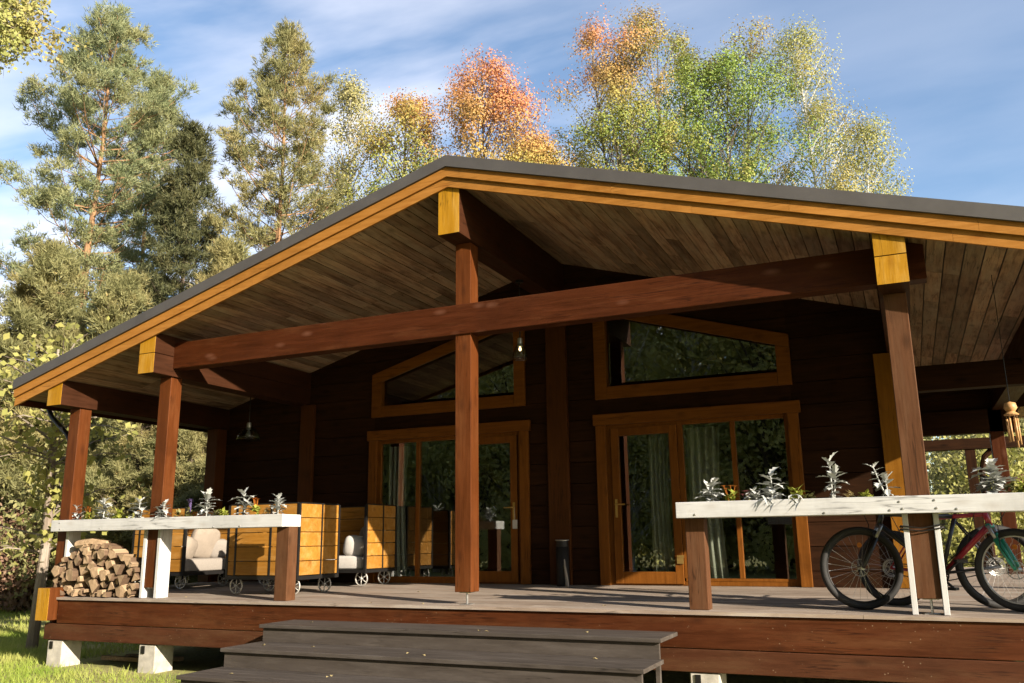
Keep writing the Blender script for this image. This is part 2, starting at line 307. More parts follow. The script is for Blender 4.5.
# ------------------------------------------------------------------ ground
g = MB(); g.add([(-400, -400, GZ), (400, -400, GZ), (400, 400, GZ), (-400, 400, GZ)], [(0, 1, 2, 3)])
tag(obj('ground', g, 'ground'), kind='structure')

# ------------------------------------------------------------------ the cabin
house = thing('timber_cabin', 'dark stained timber cabin with ochre fascias and a deep gabled front porch', 'house', (0, 0, GZ))
ZR, SL = 4.8014, 0.2899
XP1, XP2, XP4, XP5 = -6.042, -4.4, 4.4, 5.78
PW, WW, DW, YB, EV = 0.0957, 0.1308, 2.87, 10.0, 6.79
XR = 4.36                                            # right-hand corner of the log walls
def roofz(x, off=0.0): return ZR - SL*abs(x) - off
SOF = 0.30
# piers, skirt, deck
for x0 in (-6.0, -4.4, -2.6, -0.6, 1.0, 2.36, 4.1, 5.6):
    for y0 in (-0.09, 2.6):
        p = MB(); p.box(x0, x0+0.27, y0, y0+0.30, GZ-0.1, -0.595); pr = obj('foundation_pier', p, 'concrete', house, bevel=0.012)
        if y0 < 0: k = MB(); k.box(x0+0.05, x0+0.10, y0-0.012, y0-0.001, -0.70, -0.61); obj('pier_bracket', k, 'black', pr)
p = MB(); p.box(-5.86, 6.2, -0.106, -0.05, -0.384, -0.094); obj('skirt_board', p, 'skirt_x', house, bevel=0.006)
p = MB(); p.box(-6.07, 6.2, -0.108, -0.046, -0.588, -0.391); obj('skirt_board', p, 'old_skirt_x', house, bevel=0.006)
for x in (-6.075, 6.145): p = MB(); p.box(x, x+.055, -0.04, 9.9, -0.56, -0.13); obj('side_skirt', p, 'beam_y', house, bevel=0.005)
p = MB(); p.box(-6.085, -5.87, -0.24, 0.6, -0.345, 0.058); st = obj('sill_beam', p, 'post_z', house, bevel=0.006)
p = MB(); p.box(-6.084, -5.871, -0.246, -0.2405, -0.344, 0.057); obj('painted_end', p, 'ochre_end', st)
d = MB(); y = -0.135; k = 0
while y < DW+0.05:
    xs = -6.1
    while xs < 6.28:
        xe = min(xs + random.uniform(2.8, 4.2), 6.28)
        if 6.28-xe < 0.8: xe = 6.28
        d.obox(((xs+xe)/2, y+0.0675, deckz(y+0.0675)-0.015), ((xe-xs)/2-0.0015, 0, 0), (0, 0.0655, 0.0013), (0, 0, 0.0148)); xs = xe
    y += 0.14
y = DW+0.05
while y < 9.9: d.box(XR+0.02, 6.28, y, y+0.135, -0.03, 0.0); y += 0.14
obj('deck_floor', d, 'deck', house)
# posts and brackets
def post(x, y, zb, zt, mat='post_z', br=True, w=PW):
    p = MB(); p.box(x-w, x+w, y, y+2*w, zb, zt); o = obj('post', p, mat, house, bevel=0.006)
    if br:
        k = MB(); zd = deckz(y); k.tube([(x+.01, y+0.08, zd), (x+.01, y+0.08, zb+0.02)], 0.011, 8); k.box(x-0.05, x+0.07, y+0.03, y+0.13, zd, zd+0.008); k.box(x-.055, x+.075, y+0.025, y+.135, zb-.008, zb-0.001)
        obj('post_bracket', k, 'steel', o)
    return o
post(XP1, 0.0, deckz(0)+0.09, 2.434); post(XP2, 0.0, 0.065, 2.727); post(0, 0.0, 0.067, 3.895)
post(XP4, 0.0, 0.07, 2.727, 'grey_post_z'); post(XP5, 0.0, 0.07, 2.5)
post(XP1, 2.63, deckz(2.7)-.05, 2.434, 'pilaster', False, 0.11); post(XP5, 2.87, 0.0, 2.5, 'beam_z', False); post(XP5-0.1, 7.0, 0.0, 2.5, 'beam_z', False)
# purlins running back from the front, each with a painted front end
def purlin(x, zb, seam=None, y1=YB):
    a, b = x-WW, x+WW
    top = (lambda q: roofz(q, SOF+0.012))
    pm = MB(); em = MB()
    if x == 0: pl = [[(a, zb), (b, zb), (b, top(b)), (0, top(0)), (a, top(a))]]
    elif seam: pl = [[(a, zb), (b, zb), (b, seam), (a, seam)], [(a, seam+0.006), (b, seam+0.006), (b, top(b)), (a, top(a))]]
    else: pl = [[(a, zb), (b, zb), (b, top(b)), (a, top(a))]]
    for q in pl:
        pm.prism_y(q, -0.338, y1)
        cx = sum(u for u, _ in q)/len(q); cz = sum(v for _, v in q)/len(q)
        em.prism_y([(cx+(u-cx)*0.985, cz+(v-cz)*0.985) for u, v in q], -0.3445, -0.3385)
    o = obj('purlin', pm, 'purlin_y', house, bevel=0.005)
    obj('painted_end', em, 'ochre_end', o)
purlin(XP1, 2.435); purlin(XP2, 2.728, 2.985); purlin(0, 3.896); purlin(XP4, 2.728, 2.985); purlin(XP5, 2.47)
t = MB(); t.box(-4.68, 4.68, -0.02, 0.165, 2.827, 3.173); obj('tie_beam', t, 'beam_x', house, bevel=0.008)
t = MB(); t.box(XR, 6.0, 2.80, 2.99, 2.235, 2.53); obj('cross_beam', t, 'log_x', house, bevel=0.006)
t = MB(); t.box(XR, 6.0, 7.0, 7.2, 2.13, 2.50); obj('cross_beam', t, 'log_x', house, bevel=0.006)
t = MB(); zi = 2.505
while zi < 3.5:
    q = [(XR, zi), (EV-.05, zi), (EV-.05, zi+.19), (XR, zi+.19)]
    for i_ in range(1):
        n_ = []
        for j_ in range(4):
            a_, b_ = q[j_], q[(j_+1) % 4]; fa, fb = roofz(a_[0], SOF)-a_[1], roofz(b_[0], SOF)-b_[1]
            if fa >= 0: n_.append(a_)
            if (fa >= 0) != (fb >= 0): u_ = fa/(fa-fb); n_.append((a_[0]+(b_[0]-a_[0])*u_, a_[1]+(b_[1]-a_[1])*u_))
    if len(n_) > 2: t.prism_y(n_, 7.05, 7.09)
    zi += .194
obj('gable_boarding', t, 'log_x', house)
# roof: sheet, soffit, fascias, eaves, gutter
r = MB()
for sx in (-1, 1):
    q = [(0, ZR), (0, ZR-0.132), (sx*EV, roofz(EV, 0.132)), (sx*EV, roofz(EV))]
    r.prism_y(q if sx < 0 else q[::-1], -0.43, YB+0.3)
rf = obj('roof', r, 'roofmetal', house)
s_ = MB()
for sx in (-1, 1):
    dx = Vector((sx*1, 0, -SL)).normalized(); nrm = Vector((sx*SL, 0, 1)).normalized(); w = 0.158; sl = EV/dx.x*sx
    for i in range(int(sl/w)+1):
        c0 = i*w+w/2; ys = -0.335-random.uniform(0, 0.01) if False else -0.335
        if c0+w/2 > sl: continue
        while ys < YB:
            ye = min(ys + random.choice((1.2, 1.9, 2.6, 3.4)), YB)
            base = Vector((0, 0, ZR-SOF)) + dx*c0 + nrm*random.uniform(0.010, 0.014)
            s_.obox(base + Vector((0, (ys+ye)/2, 0)), dx*(w/2-0.0055), (0, (ye-ys)/2-0.001, 0), nrm*0.010); ys = ye
obj('soffit', s_, 'soffit', rf)
u = MB()
for sx in (-1, 1):
    q = [(0, roofz(0, 0.135)), (0, roofz(0, 0.262)), (sx*(EV-0.02), roofz(EV, 0.262)), (sx*(EV-0.02), roofz(EV, 0.135))]
    u.prism_y(q if sx < 0 else q[::-1], -0.32, YB)
obj('roof_deck', u, 'black', rf)
for sx in (-1, 1):
    for o1, o2, ya, yb in ((0.134, 0.245, -0.402, -0.376), (0.246, 0.358, -0.374, -0.346)):
        f = MB()
        for xa, xb in ((0, 1.9), (1.9, 3.6), (3.6, 5.1), (5.1, EV)) if o1 < .2 else ((0, 2.7), (2.7, 4.9), (4.9, EV)):
            q = [(sx*(xa+.0008*(xa > 0)), roofz(xa, o1)), (sx*(xa+.0008*(xa > 0)), roofz(xa, o2)), (sx*(xb-.0008), roofz(xb, o2)), (sx*(xb-.0008), roofz(xb, o1))]
            f.prism_y(q if sx < 0 else q[::-1], ya, yb)
        obj('fascia_board', f, 'ochre_x', rf)
    e = MB(); e.box(sx*EV-0.012, sx*EV+0.012, -0.34, YB, roofz(EV, 0.34), roofz(EV, 0.136)); obj('eave_board', e, 'beam_y', rf)
gt = MB(); X0 = -EV-0.085; zg = roofz(EV, 0.15)
pr = [(X0+0.065*math.cos(t), zg+0.065*math.sin(t)) for t in np.linspace(math.pi, 2*math.pi, 9)]
pr = pr + [(x*0.0+X0+(x-X0)*0.9, zg+(z-zg)*0.9) for x, z in pr[::-1]]
gt.prism_y(pr, -0.28, YB); obj('gutter', gt, 'black', rf, smooth=False)
dp = MB(); dp.tube([(X0, 0.22, zg-0.05), (X0, 0.22, zg-0.16), (X0+0.12, 0.2, zg-0.30), (-6.30, 0.12, 2.10), (-6.195, 0.1, 1.98), (-6.19, 0.1, 1.85), (-6.19, 0.1, GZ+0.15)], 0.034, 10)
obj('downpipe', dp, 'black', house, smooth=True)
# front log wall: courses cut round the openings
def clip(poly, fn):
    o = []
    for i in range(len(poly)):
        a, b = poly[i], poly[(i+1) % len(poly)]; fa, fb = fn(a), fn(b)
        if fa >= 0: o.append(a)
        if (fa >= 0) != (fb >= 0): t = fa/(fa-fb); o.append((a[0]+(b[0]-a[0])*t, a[1]+(b[1]-a[1])*t))
    return o
DL, DR = (-3.03, -0.52), (0.61, 3.12)
def slopetop(x): return 3.998 - SL*abs(x)-0.09       # line under which the clerestory openings end
bands = []
xs = [-6.13, DL[0], DL[1], DR[0], DR[1], XR]
for i in range(5):
    a, b = xs[i], xs[i+1]
    if i in (1, 3): bands += [(a, b, lambda p: p[1]-2.17, lambda p: 2.52-p[1]), (a, b, lambda p: p[1]-slopetop(p[0]), None)]
    else: bands.append((a, b, None, None))
wl = MB(); z = -0.10
while z < 4.6:
    for a, b, f1, f2 in bands:
        for aa, bb in (((a, 0), (0, b)) if a < 0 < b else ((a, b),)):
            q = [(aa, z+0.004), (bb, z+0.004), (bb, z+0.281), (aa, z+0.281)]
            for fn in (f1, f2, lambda p: roofz(p[0], SOF-0.02)-p[1]):
                if fn and q: q = clip(q, fn)
            if len(q) > 2: wl.prism_y(q, DW, DW+0.14)
    z += 0.285
wall = obj('log_wall', wl, 'log_x', house, bevel=0.012)
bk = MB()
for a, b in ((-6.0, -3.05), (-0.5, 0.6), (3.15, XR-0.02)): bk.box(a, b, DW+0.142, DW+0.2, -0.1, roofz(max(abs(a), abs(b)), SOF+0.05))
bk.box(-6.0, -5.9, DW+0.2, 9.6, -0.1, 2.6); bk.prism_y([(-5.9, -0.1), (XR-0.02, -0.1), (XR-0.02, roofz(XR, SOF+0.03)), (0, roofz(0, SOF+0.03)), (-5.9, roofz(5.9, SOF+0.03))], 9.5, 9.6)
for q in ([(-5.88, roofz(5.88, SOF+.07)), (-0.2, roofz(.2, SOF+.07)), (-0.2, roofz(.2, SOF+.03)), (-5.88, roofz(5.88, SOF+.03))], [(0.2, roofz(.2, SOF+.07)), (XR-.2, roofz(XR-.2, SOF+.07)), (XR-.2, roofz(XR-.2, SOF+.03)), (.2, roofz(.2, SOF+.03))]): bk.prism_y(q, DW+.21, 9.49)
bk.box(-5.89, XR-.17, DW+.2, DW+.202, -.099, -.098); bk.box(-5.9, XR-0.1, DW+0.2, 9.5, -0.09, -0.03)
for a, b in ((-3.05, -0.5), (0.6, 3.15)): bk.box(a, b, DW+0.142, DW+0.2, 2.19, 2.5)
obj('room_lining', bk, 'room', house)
sd = MB(); z = -0.10
while z < 3.1: sd.box(XR-0.16, XR-0.01, DW+0.142, 9.6, z+0.004, z+0.281); z += 0.285
sd.box(XR-0.15, XR-0.02, DW+.145, 9.6, 3.1, 3.24)
obj('side_wall', sd, 'log_x', house)
for x, mat, z1 in ((-4.265, 'pilaster', 2.728), (0.0, 'pilaster', 3.892), (4.235, 'sunlit_pil', 2.726)):
    p = MB(); w = 0.125 if x else 0.15; p.box(x-w, x+w, DW-0.07, DW-0.002, 0.0, z1); obj('pilaster', p, mat, house, bevel=0.006)
# doors
def doorset(x0, x1, leaf_left, zt=2.236):
    w = 0.135; y0, y1 = DW-0.05, DW-0.002
    for q in (x0, x1-w): c = MB(); c.box(q, q+w, y0, y1, 0.0, zt-0.15); ca = obj('door_casing', c, 'casing_z', house, bevel=0.005)
    h = MB(); h.box(x0-0.03, x1+0.03, y0-0.012, y1, zt-0.149, zt); obj('head_trim', h, 'casing_x', ca, bevel=0.005)
    a, b = x0+w, x1-w; yj, yk = DW+0.02, DW+0.085; zt2 = zt-0.15
    j = MB(); j.box(a-.05, a+0.05, yj, yk, 0.0, zt2); j.box(b-0.05, b+.05, yj, yk, 0.0, zt2); j.box(a+0.05, b-0.05, yj, yk, zt2-0.05, zt2+.03); j.box(a+0.05, b-0.05, yj, yk, 0.0, 0.055)
    ia, ib = a+0.05, b-0.05; lw = 0.93; fw = 0.105
    la, lb = (ia, ia+lw) if leaf_left else (ib-lw, ib)
    fa, fb = (lb, ib) if leaf_left else (ia, la)
    j.box(min(fa, fb), max(fa, fb), yj-0.005, yk, 0.055, 0.09)
    mx = lb+0.02 if leaf_left else la-0.02
    j.box(mx-0.035, mx+0.035, yj-0.006, yk, 0.0905, zt2-0.05)
    pm = (mx+ib)/2+0.02 if leaf_left else (ia+mx)/2-0.02
    j.box(pm-0.030, pm+0.030, yj-0.004, yk, 0.0905, zt2-0.051)
    obj('door_frame', j, 'casing_z', ca, bevel=0.004)
    dr = MB(); ya, yb = DW-0.005, DW+0.06; za, zb = 0.02, zt2-0.045
    a2, b2 = (la+0.01, lb-0.02) if leaf_left else (la+0.02, lb-0.01)
    dr.box(a2, a2+fw, ya, yb, za, zb); dr.box(b2-fw, b2, ya, yb, za, zb); dr.box(a2+fw, b2-fw, ya+.002, yb, za, za+0.15); dr.box(a2+fw, b2-fw, ya+.002, yb, zb-fw, zb)
    do = obj('door', dr, 'casing_z', house, bevel=0.005)
    gl = MB(); gl.box(a2+fw-.01, b2-fw+.01, DW+0.028, DW+0.034, za+0.14, zb-fw+.01); obj('glass', gl, 'glass', do)
    hx = a2+0.05 if leaf_left else b2-0.05
    hd = MB(); hd.box(hx-0.016, hx+0.016, ya-0.012, ya-0.001, 0.86, 1.10); sg = 1 if leaf_left else -1
    hd.tube([(hx, ya-0.01, 1.03), (hx, ya-0.055, 1.03), (hx+sg*0.02, ya-0.06, 1.03), (hx+sg*0.13, ya-0.06, 1.028)], 0.010, 8); obj('handle', hd, 'brass', do)
    hx2 = b2-0.04 if leaf_left else a2+0.04
    hg = MB(); hg.box(hx2-0.035, hx2+0.045, ya-0.02, ya-0.001, 0.27, 0.36); hg.box(hx2-0.03, hx2+0.06, ya-0.026, ya-0.021, 0.345, 0.375); obj('hinge_cover', hg, 'brass', do)
    for pa, pb in ((mx+0.035, pm-0.030), (pm+0.030, ib)) if leaf_left else ((ia, pm-0.030), (pm+0.030, mx-0.035)):
        gl = MB(); gl.box(pa-.004, pb+.004, DW+0.045, DW+0.051, 0.085, zt2-0.048); obj('glass', gl, 'glass', house)
    return (a2, b2, hx)
doorset(-3.095, -0.45, False); DA = doorset(0.55, 3.19, True)
# clerestory windows
def cleres(x0, x1, zb=2.442):
    w = 0.17; y0, y1 = DW-0.048, DW-0.002
    tp = lambda x: 3.998 - SL*abs(x)
    c = MB(); c.box(x0+w, x1-w, y0, y1, zb, zb+w)
    c.prism_y([(x0, zb), (x0+w, zb), (x0+w, tp(x0+w)-w), (x0, tp(x0)-w)], y0-.001, y1); c.prism_y([(x1-w, zb), (x1, zb), (x1, tp(x1)-w), (x1-w, tp(x1-w)-w)], y0-.001, y1)
    c.prism_y([(x0, tp(x0)-w+.002), (x1, tp(x1)-w+.002), (x1, tp(x1)), (x0, tp(x0))], y0-0.002, y1)
    o = obj('clerestory_window', c, 'casing_x', house, bevel=0.005)
    s = 0.05; a, b = x0+w, x1-w; i = MB()
    i.prism_y([(a-.06, zb+w-.06), (a, zb+w-.06), (a, tp(a)-w+.06), (a-.06, tp(a-.06)-w+.06)], DW+0.02, DW+0.07)
    obj('window_frame', i, 'casing_z', o)
    i = MB(); i.prism_y([(b, zb+w-.06), (b+.06, zb+w-.06), (b+.06, tp(b+.06)-w+.06), (b, tp(b)-w+.06)], DW+.02, DW+.07); obj('window_frame', i, 'casing_z', o)
    g = MB(); g.prism_y([(a-.02, zb+w-.02), (b+.02, zb+w-.02), (b+.02, tp(b+.02)-w+.02), (a-.02, tp(a-.02)-w+.02)], DW+0.04, DW+0.046); obj('glass', g, 'glass', o)
cleres(-3.065, -0.49); cleres(0.56, 3.15)

# curtains inside the right doors, and a tag on the left handle
def curtain(x0, x1, lab):
    n = 40; v = []
    for k, z in enumerate((0.03, 0.5, 1.1, 2.0)):
        for i in range(n+1):
            t = i/n; v.append((x0+(x1-x0)*t*(1-0.06*k if k < 3 else 1), 3.005+0.03*math.sin(t*math.pi*9+k*0.4), z))
    f = [(k*(n+1)+i, k*(n+1)+i+1, (k+1)*(n+1)+i+1, (k+1)*(n+1)+i) for k in range(3) for i in range(n)]
    mb = MB(); mb.add(v, f); o = obj('curtain', mb, 'curtain', origin=((x0+x1)/2, 3.005, 0), smooth=True); sm = o.modifiers.new('thick', 'SOLIDIFY'); sm.thickness = 0.004
    tag(o, lab, 'curtain')
curtain(1.22, 1.50, 'narrow pale curtain hanging behind the glass of the right door leaf')
curtain(1.74, 2.18, 'pale curtain hanging behind the fixed pane beside the right door')
curtain(-2.86, -2.5, 'pale curtain gathered behind the leftmost pane of the left door set')
hx = -0.66
mb = MB(); mb.box(hx-0.05, hx+0.02, DW-0.03, DW-0.022, 0.74, 0.86); mb.tube([(hx-.015, DW-.026, .86), (hx-.01, DW-.05, 0.97), (hx, DW-.06, 1.03)], 0.003, 5)
tag(obj('hang_tag', mb, 'white_fab', origin=(hx, DW-.03, .74)), 'white card tag hanging from the handle of the left door', 'tag')

# ------------------------------------------------------------------ steps
stp = thing('porch_steps', 'wide grey painted wooden steps leading up to the deck', 'steps', (0.17, -0.11, GZ))
tz = [-0.245, -0.42, -0.60, -0.78]; ty = [-0.70, -1.26, -1.82, -2.38]; xa, xb = -2.06, 2.275
for i in range(4):
    yb = -0.115 if i == 0 else ty[i-1]-0.001+0.06
    tm = MB(); w = (yb-ty[i])/4
    for k in range(4): tm.box(xa, xb, ty[i]+w*k+0.0015, ty[i]+w*(k+1)-0.0015, tz[i]-0.036+random.uniform(0, .001), tz[i])
    obj('tread', tm, 'step', stp, bevel=0.004)
    rm = MB(); zb = tz[i+1]+0.001 if i < 3 else GZ
    rm.box(xa+0.03, xb-0.03, ty[i]+0.035, ty[i]+0.06, zb, tz[i]-0.037); obj('riser', rm, 'step', stp)
    for x in (xa+0.04, xb-0.075):
        lm = MB(); lm.box(x, x+0.035, ty[i]+0.061, ty[i]+0.11, GZ, tz[i]-0.037); obj('leg', lm, 'step', stp)

# ------------------------------------------------------------------ planters along the deck edge
def planter(x0, x1, label, legs, endpost):
    t = thing('planter_box', label, 'planter', ((x0+x1)/2, 0, deckz(0)))
    p = MB(); p.box(x0, x1, -0.135, -0.098, 0.772, 0.918); fp = obj('front_plank', p, 'white_x', t, bevel=0.005)
    p = MB(); p.box(x0, x1, 0.18, 0.205, 0.772, 0.912); obj('back_plank', p, 'white_x', t, bevel=0.005)
    for x in (x0, x1-0.03):
        p = MB(); p.box(x, x+0.03, -0.097, 0.179, 0.774, 0.914); obj('end_board', p, 'white_x', t, bevel=0.004)
    p = MB(); p.box(x0+0.031, x1-0.031, -0.097, 0.179, 0.775, 0.79); obj('bottom_board', p, 'white_x', t)
    p = MB(); p.box(x0+0.031, x1-0.031, -0.096, 0.178, 0.80, 0.875); obj('soil', p, 'soil', t)
    for x in legs:
        p = MB(); p.box(x-0.0225, x+0.0225, -0.022, 0.172, deckz(0)+0.002, 0.771); obj('leg', p, 'white_z', t, bevel=0.003)
    p = MB(); p.box(endpost-0.09, endpost+0.09, 0.0, 0.165, deckz(0), 0.771); obj('end_post', p, 'grey_post_z' if x1 < 0 else 'grey_post_z', t, bevel=0.006)
    return t, fp
PL, fpl = planter(-6.11, -2.275, 'whitewashed planter box above the firewood, left of the steps', (XP1+PW+0.024, XP2-PW-0.024, XP2+PW+0.024), -2.37)
PR, fpr = planter(2.322, 6.1, 'whitewashed planter box in front of the bicycles, right of the steps', (XP4-PW-0.024, XP4+PW+0.024, XP5-PW-.024), 2.46)
b = MB()
for x, z in ((3.64, .79), (4.17, .80), (4.25, .87), (4.27, .81), (4.52, .875), (4.53, .81), (4.68, .80), (2.5, .80), (5.3, .86)): b.lathe((x, -0.1355, z), [(0.0005, 0.006), (0.008, 0.005), (0.011, 0)], 10, (0, -1, 0))
obj('bolt_head', b, 'steel', PR)
b = MB()
for x, z in ((-5.95, .88), (-5.93, .80), (-5.2, .80), (-3.3, .785), (-2.9, .79)): b.lathe((x, -0.1355, z), [(0.0005, 0.006), (0.008, 0.005), (0.011, 0)], 10, (0, -1, 0))
obj('bolt_head', b, 'steel', PL)
w = MB()
for z in (0.66, 0.635): w.tube([(4.24, -0.031, z+.01), (4.40, -0.034, z-.012), (4.545, -0.031, z+.012), (4.58, 0.0, z+0.02), (4.56, 0.18, z), (4.4, 0.21, z-.01), (4.24, 0.21, z), (4.232, .0, z), (4.24, -0.031, z+.01)], 0.006, 6)
tag(obj('cable_lock', w, 'black', origin=(4.4, 0, .64)), 'thin black cable wound round the right porch post and its white legs', 'cable')

# plants -----------------------------------------------------------------------------------
def blade(mb, base, d, up, ln, wd, lobes=3, curl=0.35, droop=0.0):
    """one lobed leaf as a fan of quads along a bent midrib"""
    base = Vector(base); d = Vector(d).normalized(); side = d.cross(Vector(up)).normalized(); nrm = side.cross(d).normalized()
    k = 2*lobes+1; mid = []; lf = []; rt = []
    for i in range(k+1):
        t = i/k; p = base + d*(ln*t) + nrm*(-curl*ln*t*t) + Vector((0, 0, -droop*ln*t*t))
        w = wd*math.sin(math.pi*min(0.98, 0.10+t*0.88))**0.7*(1.0 if i % 2 else 0.55)
        if i == k: w = 0.002
        mid.append(p); lf.append(p+side*w+nrm*w*0.25+d*(w*0.25 if i % 2 else 0)); rt.append(p-side*w+nrm*w*0.25+d*(w*0.25 if i % 2 else 0))
    v = mid+lf+rt; n = k+1
    f = [(i, i+1, n+i+1, n+i) for i in range(k)] + [(i, 2*n+i, 2*n+i+1, i+1) for i in range(k)]
    mb.add(v, f)
def silver(x, y, h, label, lean=(0, 0), n=12, spread=1.0, trail=False, tiers=3):
    """felted silver plant: a stout stem, a dense upright rosette on top, shorter side shoots and lower leaves"""
    z0 = 0.872; t = thing('silver_plant', label, 'plant', (x, y, z0), 'silver leaved plants in the planters')
    s = MB(); lm = MB(); shoots = [(0.0, 0.0, 1.0)]
    for i in range(max(0, n//6)): a = random.uniform(0, 6.28); shoots.append((math.cos(a)*.05, math.sin(a)*.035, random.uniform(.4, .72)))
    for dx, dy, k in shoots:
        hh = h*k; b = Vector((x+dx*.3, y+dy*.3, z0)); top = Vector((x+dx+lean[0]*hh, y+dy+lean[1]*hh, z0+hh*.76))
        s.tube([b, b.lerp(top, .5)+Vector((random.uniform(-.008, .008), 0, 0)), top], [0.008, 0.007, 0.005], 6)
        nl = int(6+n*.55*k)
        for i in range(nl):
            f = i/(nl-1); c = b.lerp(top, 0.25+0.75*f**.6); a = i*2.4+random.uniform(-.5, .5); el = (-.2+.75*f+(.3 if f > .85 else 0))+random.uniform(-.25, .3)
            ln = (0.058+h*0.18)*random.uniform(.7, 1.25)*spread*(1.1-.3*abs(f-.5))
            blade(lm, c, (math.cos(a)*math.cos(el), math.sin(a)*math.cos(el), math.sin(el)), (0, 0, 1) if abs(math.sin(el)) < .95 else (1, 0, 0), ln, ln*random.uniform(.27, .36), 3, random.uniform(0, .5))
    obj('stem', s, 'silver', t)
    if trail:
        for i in range(14):
            a = random.uniform(-2.6, -.5); blade(lm, (x+random.uniform(-.12, .30), y-0.10, z0+random.uniform(.03, .09)), (math.cos(a)*0.9, math.sin(a)*.7, random.uniform(-.1, .4)), (0, 0, 1), random.uniform(.06, .11), random.uniform(.014, .022), 2, 0.5, 0.5)
    obj('leaves', lm, 'silver', t); return t
def flower(x, y, h, label, leafm, petm=None, n=26, np_=8):
    z0 = 0.872; h *= 1.3; n = int(n*1.5); t = thing('flower_plant', label, 'plant', (x, y, z0), None); lm = MB(); pm = MB()
    for i in range(n):
        a = random.uniform(0, 6.28); el = random.uniform(-0.1, 1.2); q = random.uniform(0.0, 0.6)*h
        blade(lm, (x+random.uniform(-.04, .04), y+random.uniform(-.03, .03), z0+q), (math.cos(a)*math.cos(el), math.sin(a)*math.cos(el), math.sin(el)), (0, 0, 1), random.uniform(.05, .09), 0.02, 1, .3)
    obj('leaves', lm, leafm, t)
    if petm:
        for i in range(np_):
            c = Vector((x+random.uniform(-.06, .06), y+random.uniform(-.05, .03), z0+h*random.uniform(0.75, 1.05)))
            lm2 = 5
            for k in range(lm2):
                a = 2*math.pi*k/lm2; blade(pm, c, (math.cos(a), math.sin(a), 0.5), (0, 0, 1), 0.032, 0.016, 1, .2)
            pm.tube([(x, y, z0), c], 0.002, 4)
        obj('flowers', pm, petm, t)
    return t
silver(-5.95, 0.10, .27, 'small silver leaved plant at the far left end of the left planter'); silver(-5.34, .02, .36, 'silver leaved plant above the firewood, between orange and lime flowers')
silver(-4.70, .02, .33, 'silver leaved plant just left of the second porch post'); silver(-4.22, -.04, .26, 'low silver leaved plant at the foot of the second porch post, to its right')
silver(-3.57, .02, .36, 'broad silver leaved plant beside purple flowers in the left planter', n=16, spread=1.1); silver(-3.0, .03, .40, 'tall thin silver leaved plant on a bare stem in the left planter', tiers=3)
silver(-2.49, .04, .30, 'rounded drooping silver leaved plant at the right end of the left planter', n=16)
flower(-5.6, .02, .16, 'orange flowering plant above the firewood', 'lime', 'orange_fl'); flower(-5.03, .0, .17, 'lime green leafy plant above the firewood', 'lime', None, 40)
flower(-3.85, .04, .19, 'purple flowering plant in the left planter', 'bush', 'purple_fl'); flower(-3.28, .0, .14, 'lime green plant beside the tall silver plant in the left planter', 'lime', None, 40)
flower(-2.80, .02, .18, 'red and yellow flowering plant near the right end of the left planter', 'lime', 'orange_fl', 26, 6)
silver(2.65, .02, .29, 'small silver leaved plant at the left end of the right planter', n=12); silver(3.19, .0, .36, 'silver leaved plant trailing over the front of the right planter', trail=True)
silver(3.03, -.03, .18, 'short silver shoot beside the trailing silver plant'); silver(3.71, .02, .49, 'tallest silver leaved plant, dense and upright in the right planter', n=16, tiers=4, spread=0.72)
silver(4.17, .03, .40, 'leaning silver leaved plant just left of the right porch post', (-.25, 0), 10, .85); silver(4.98, .02, .36, 'large spiky silver plant right of the right porch post', n=20, spread=1.15)
flower(2.81, .0, .15, 'orange flowering plant beside the small silver plant', 'lime', 'orange_fl', 26, 4); flower(2.98, .0, .10, 'small pink flowering plant in the right planter', 'bush', 'pink_fl', 10, 5)
flower(3.40, .02, .16, 'green leafy plant right of the trailing silver plant', 'lime', None, 44); flower(4.0, .02, .12, 'low green plant left of the leaning silver plant', 'lime', None, 26); flower(5.2, .02, .16, 'green leafy plant at the right edge of the right planter', 'lime', 'pink_fl', 30, 4)

for x_, h_, mt_, lb_ in ((-5.47, .11, 'bush', 'dull green filler plant between the left end plants of the left planter'), (-4.9, .12, 'lime', 'yellow green filler plant left of the second porch post'), (-4.05, .13, 'bush', 'dull green filler plant right of the second porch post'), (-3.42, .11, 'bush', 'dull green filler plant at the foot of the broad silver plant'), (-2.66, .12, 'dryleaf', 'dried yellow plant near the right end of the left planter'),
        (3.5, .09, 'bush', 'low dull green plant left of the tallest silver plant'), (3.86, .08, 'dryleaf', 'low dried plant right of the tallest silver plant'), (4.72, .12, 'bush', 'dull green plant just right of the right porch post'), (5.1, .15, 'bush', 'dull green plant behind the large spiky silver plant')):
    flower(x_, .05, h_, lb_, mt_, None, 22)
# ------------------------------------------------------------------ firewood
prev = None; rows = 9; cnt = 0
def splitlog(x, z, r, k, y0, ln):
    t = []; n = random.choice((3, 3, 4, 4, 5, 6)); a0 = random.uniform(0, 6.28)
    for i in range(n):
        a = a0+2*math.pi*i/n+random.uniform(-.3, .3); q = r*random.uniform(0.78, 1.15); t.append((x+q*math.cos(a), z+q*math.sin(a)))
    t.sort(key=lambda p: math.atan2(p[1]-z, p[0]-x))
    m = MB(); n = len(t); tw = random.uniform(-.05, .05)
    v = [(a, y0+random.uniform(-.012, .012), b) for a, b in t]+[(a+tw, y0+ln, b) for a, b in t]
    m.add(v, [tuple(range(n)), tuple(range(2*n-1, n-1, -1))]+[(i, i+n, (i+1) % n+n, (i+1) % n) for i in range(n)])
    o = obj('split_log', m, 'endgrain', origin=(x, y0, z), bevel=0.002)
    if random.random() < 0.6: o.data.materials.append(M['logbark']); [setattr(p, 'material_index', 1) for p in o.data.polygons[2:2+random.choice((2, 3, 4))]]
    tag(o, 'pale split firewood log in the pile under the left planter', 'firewood log', 'split firewood logs stacked on the deck'); return o
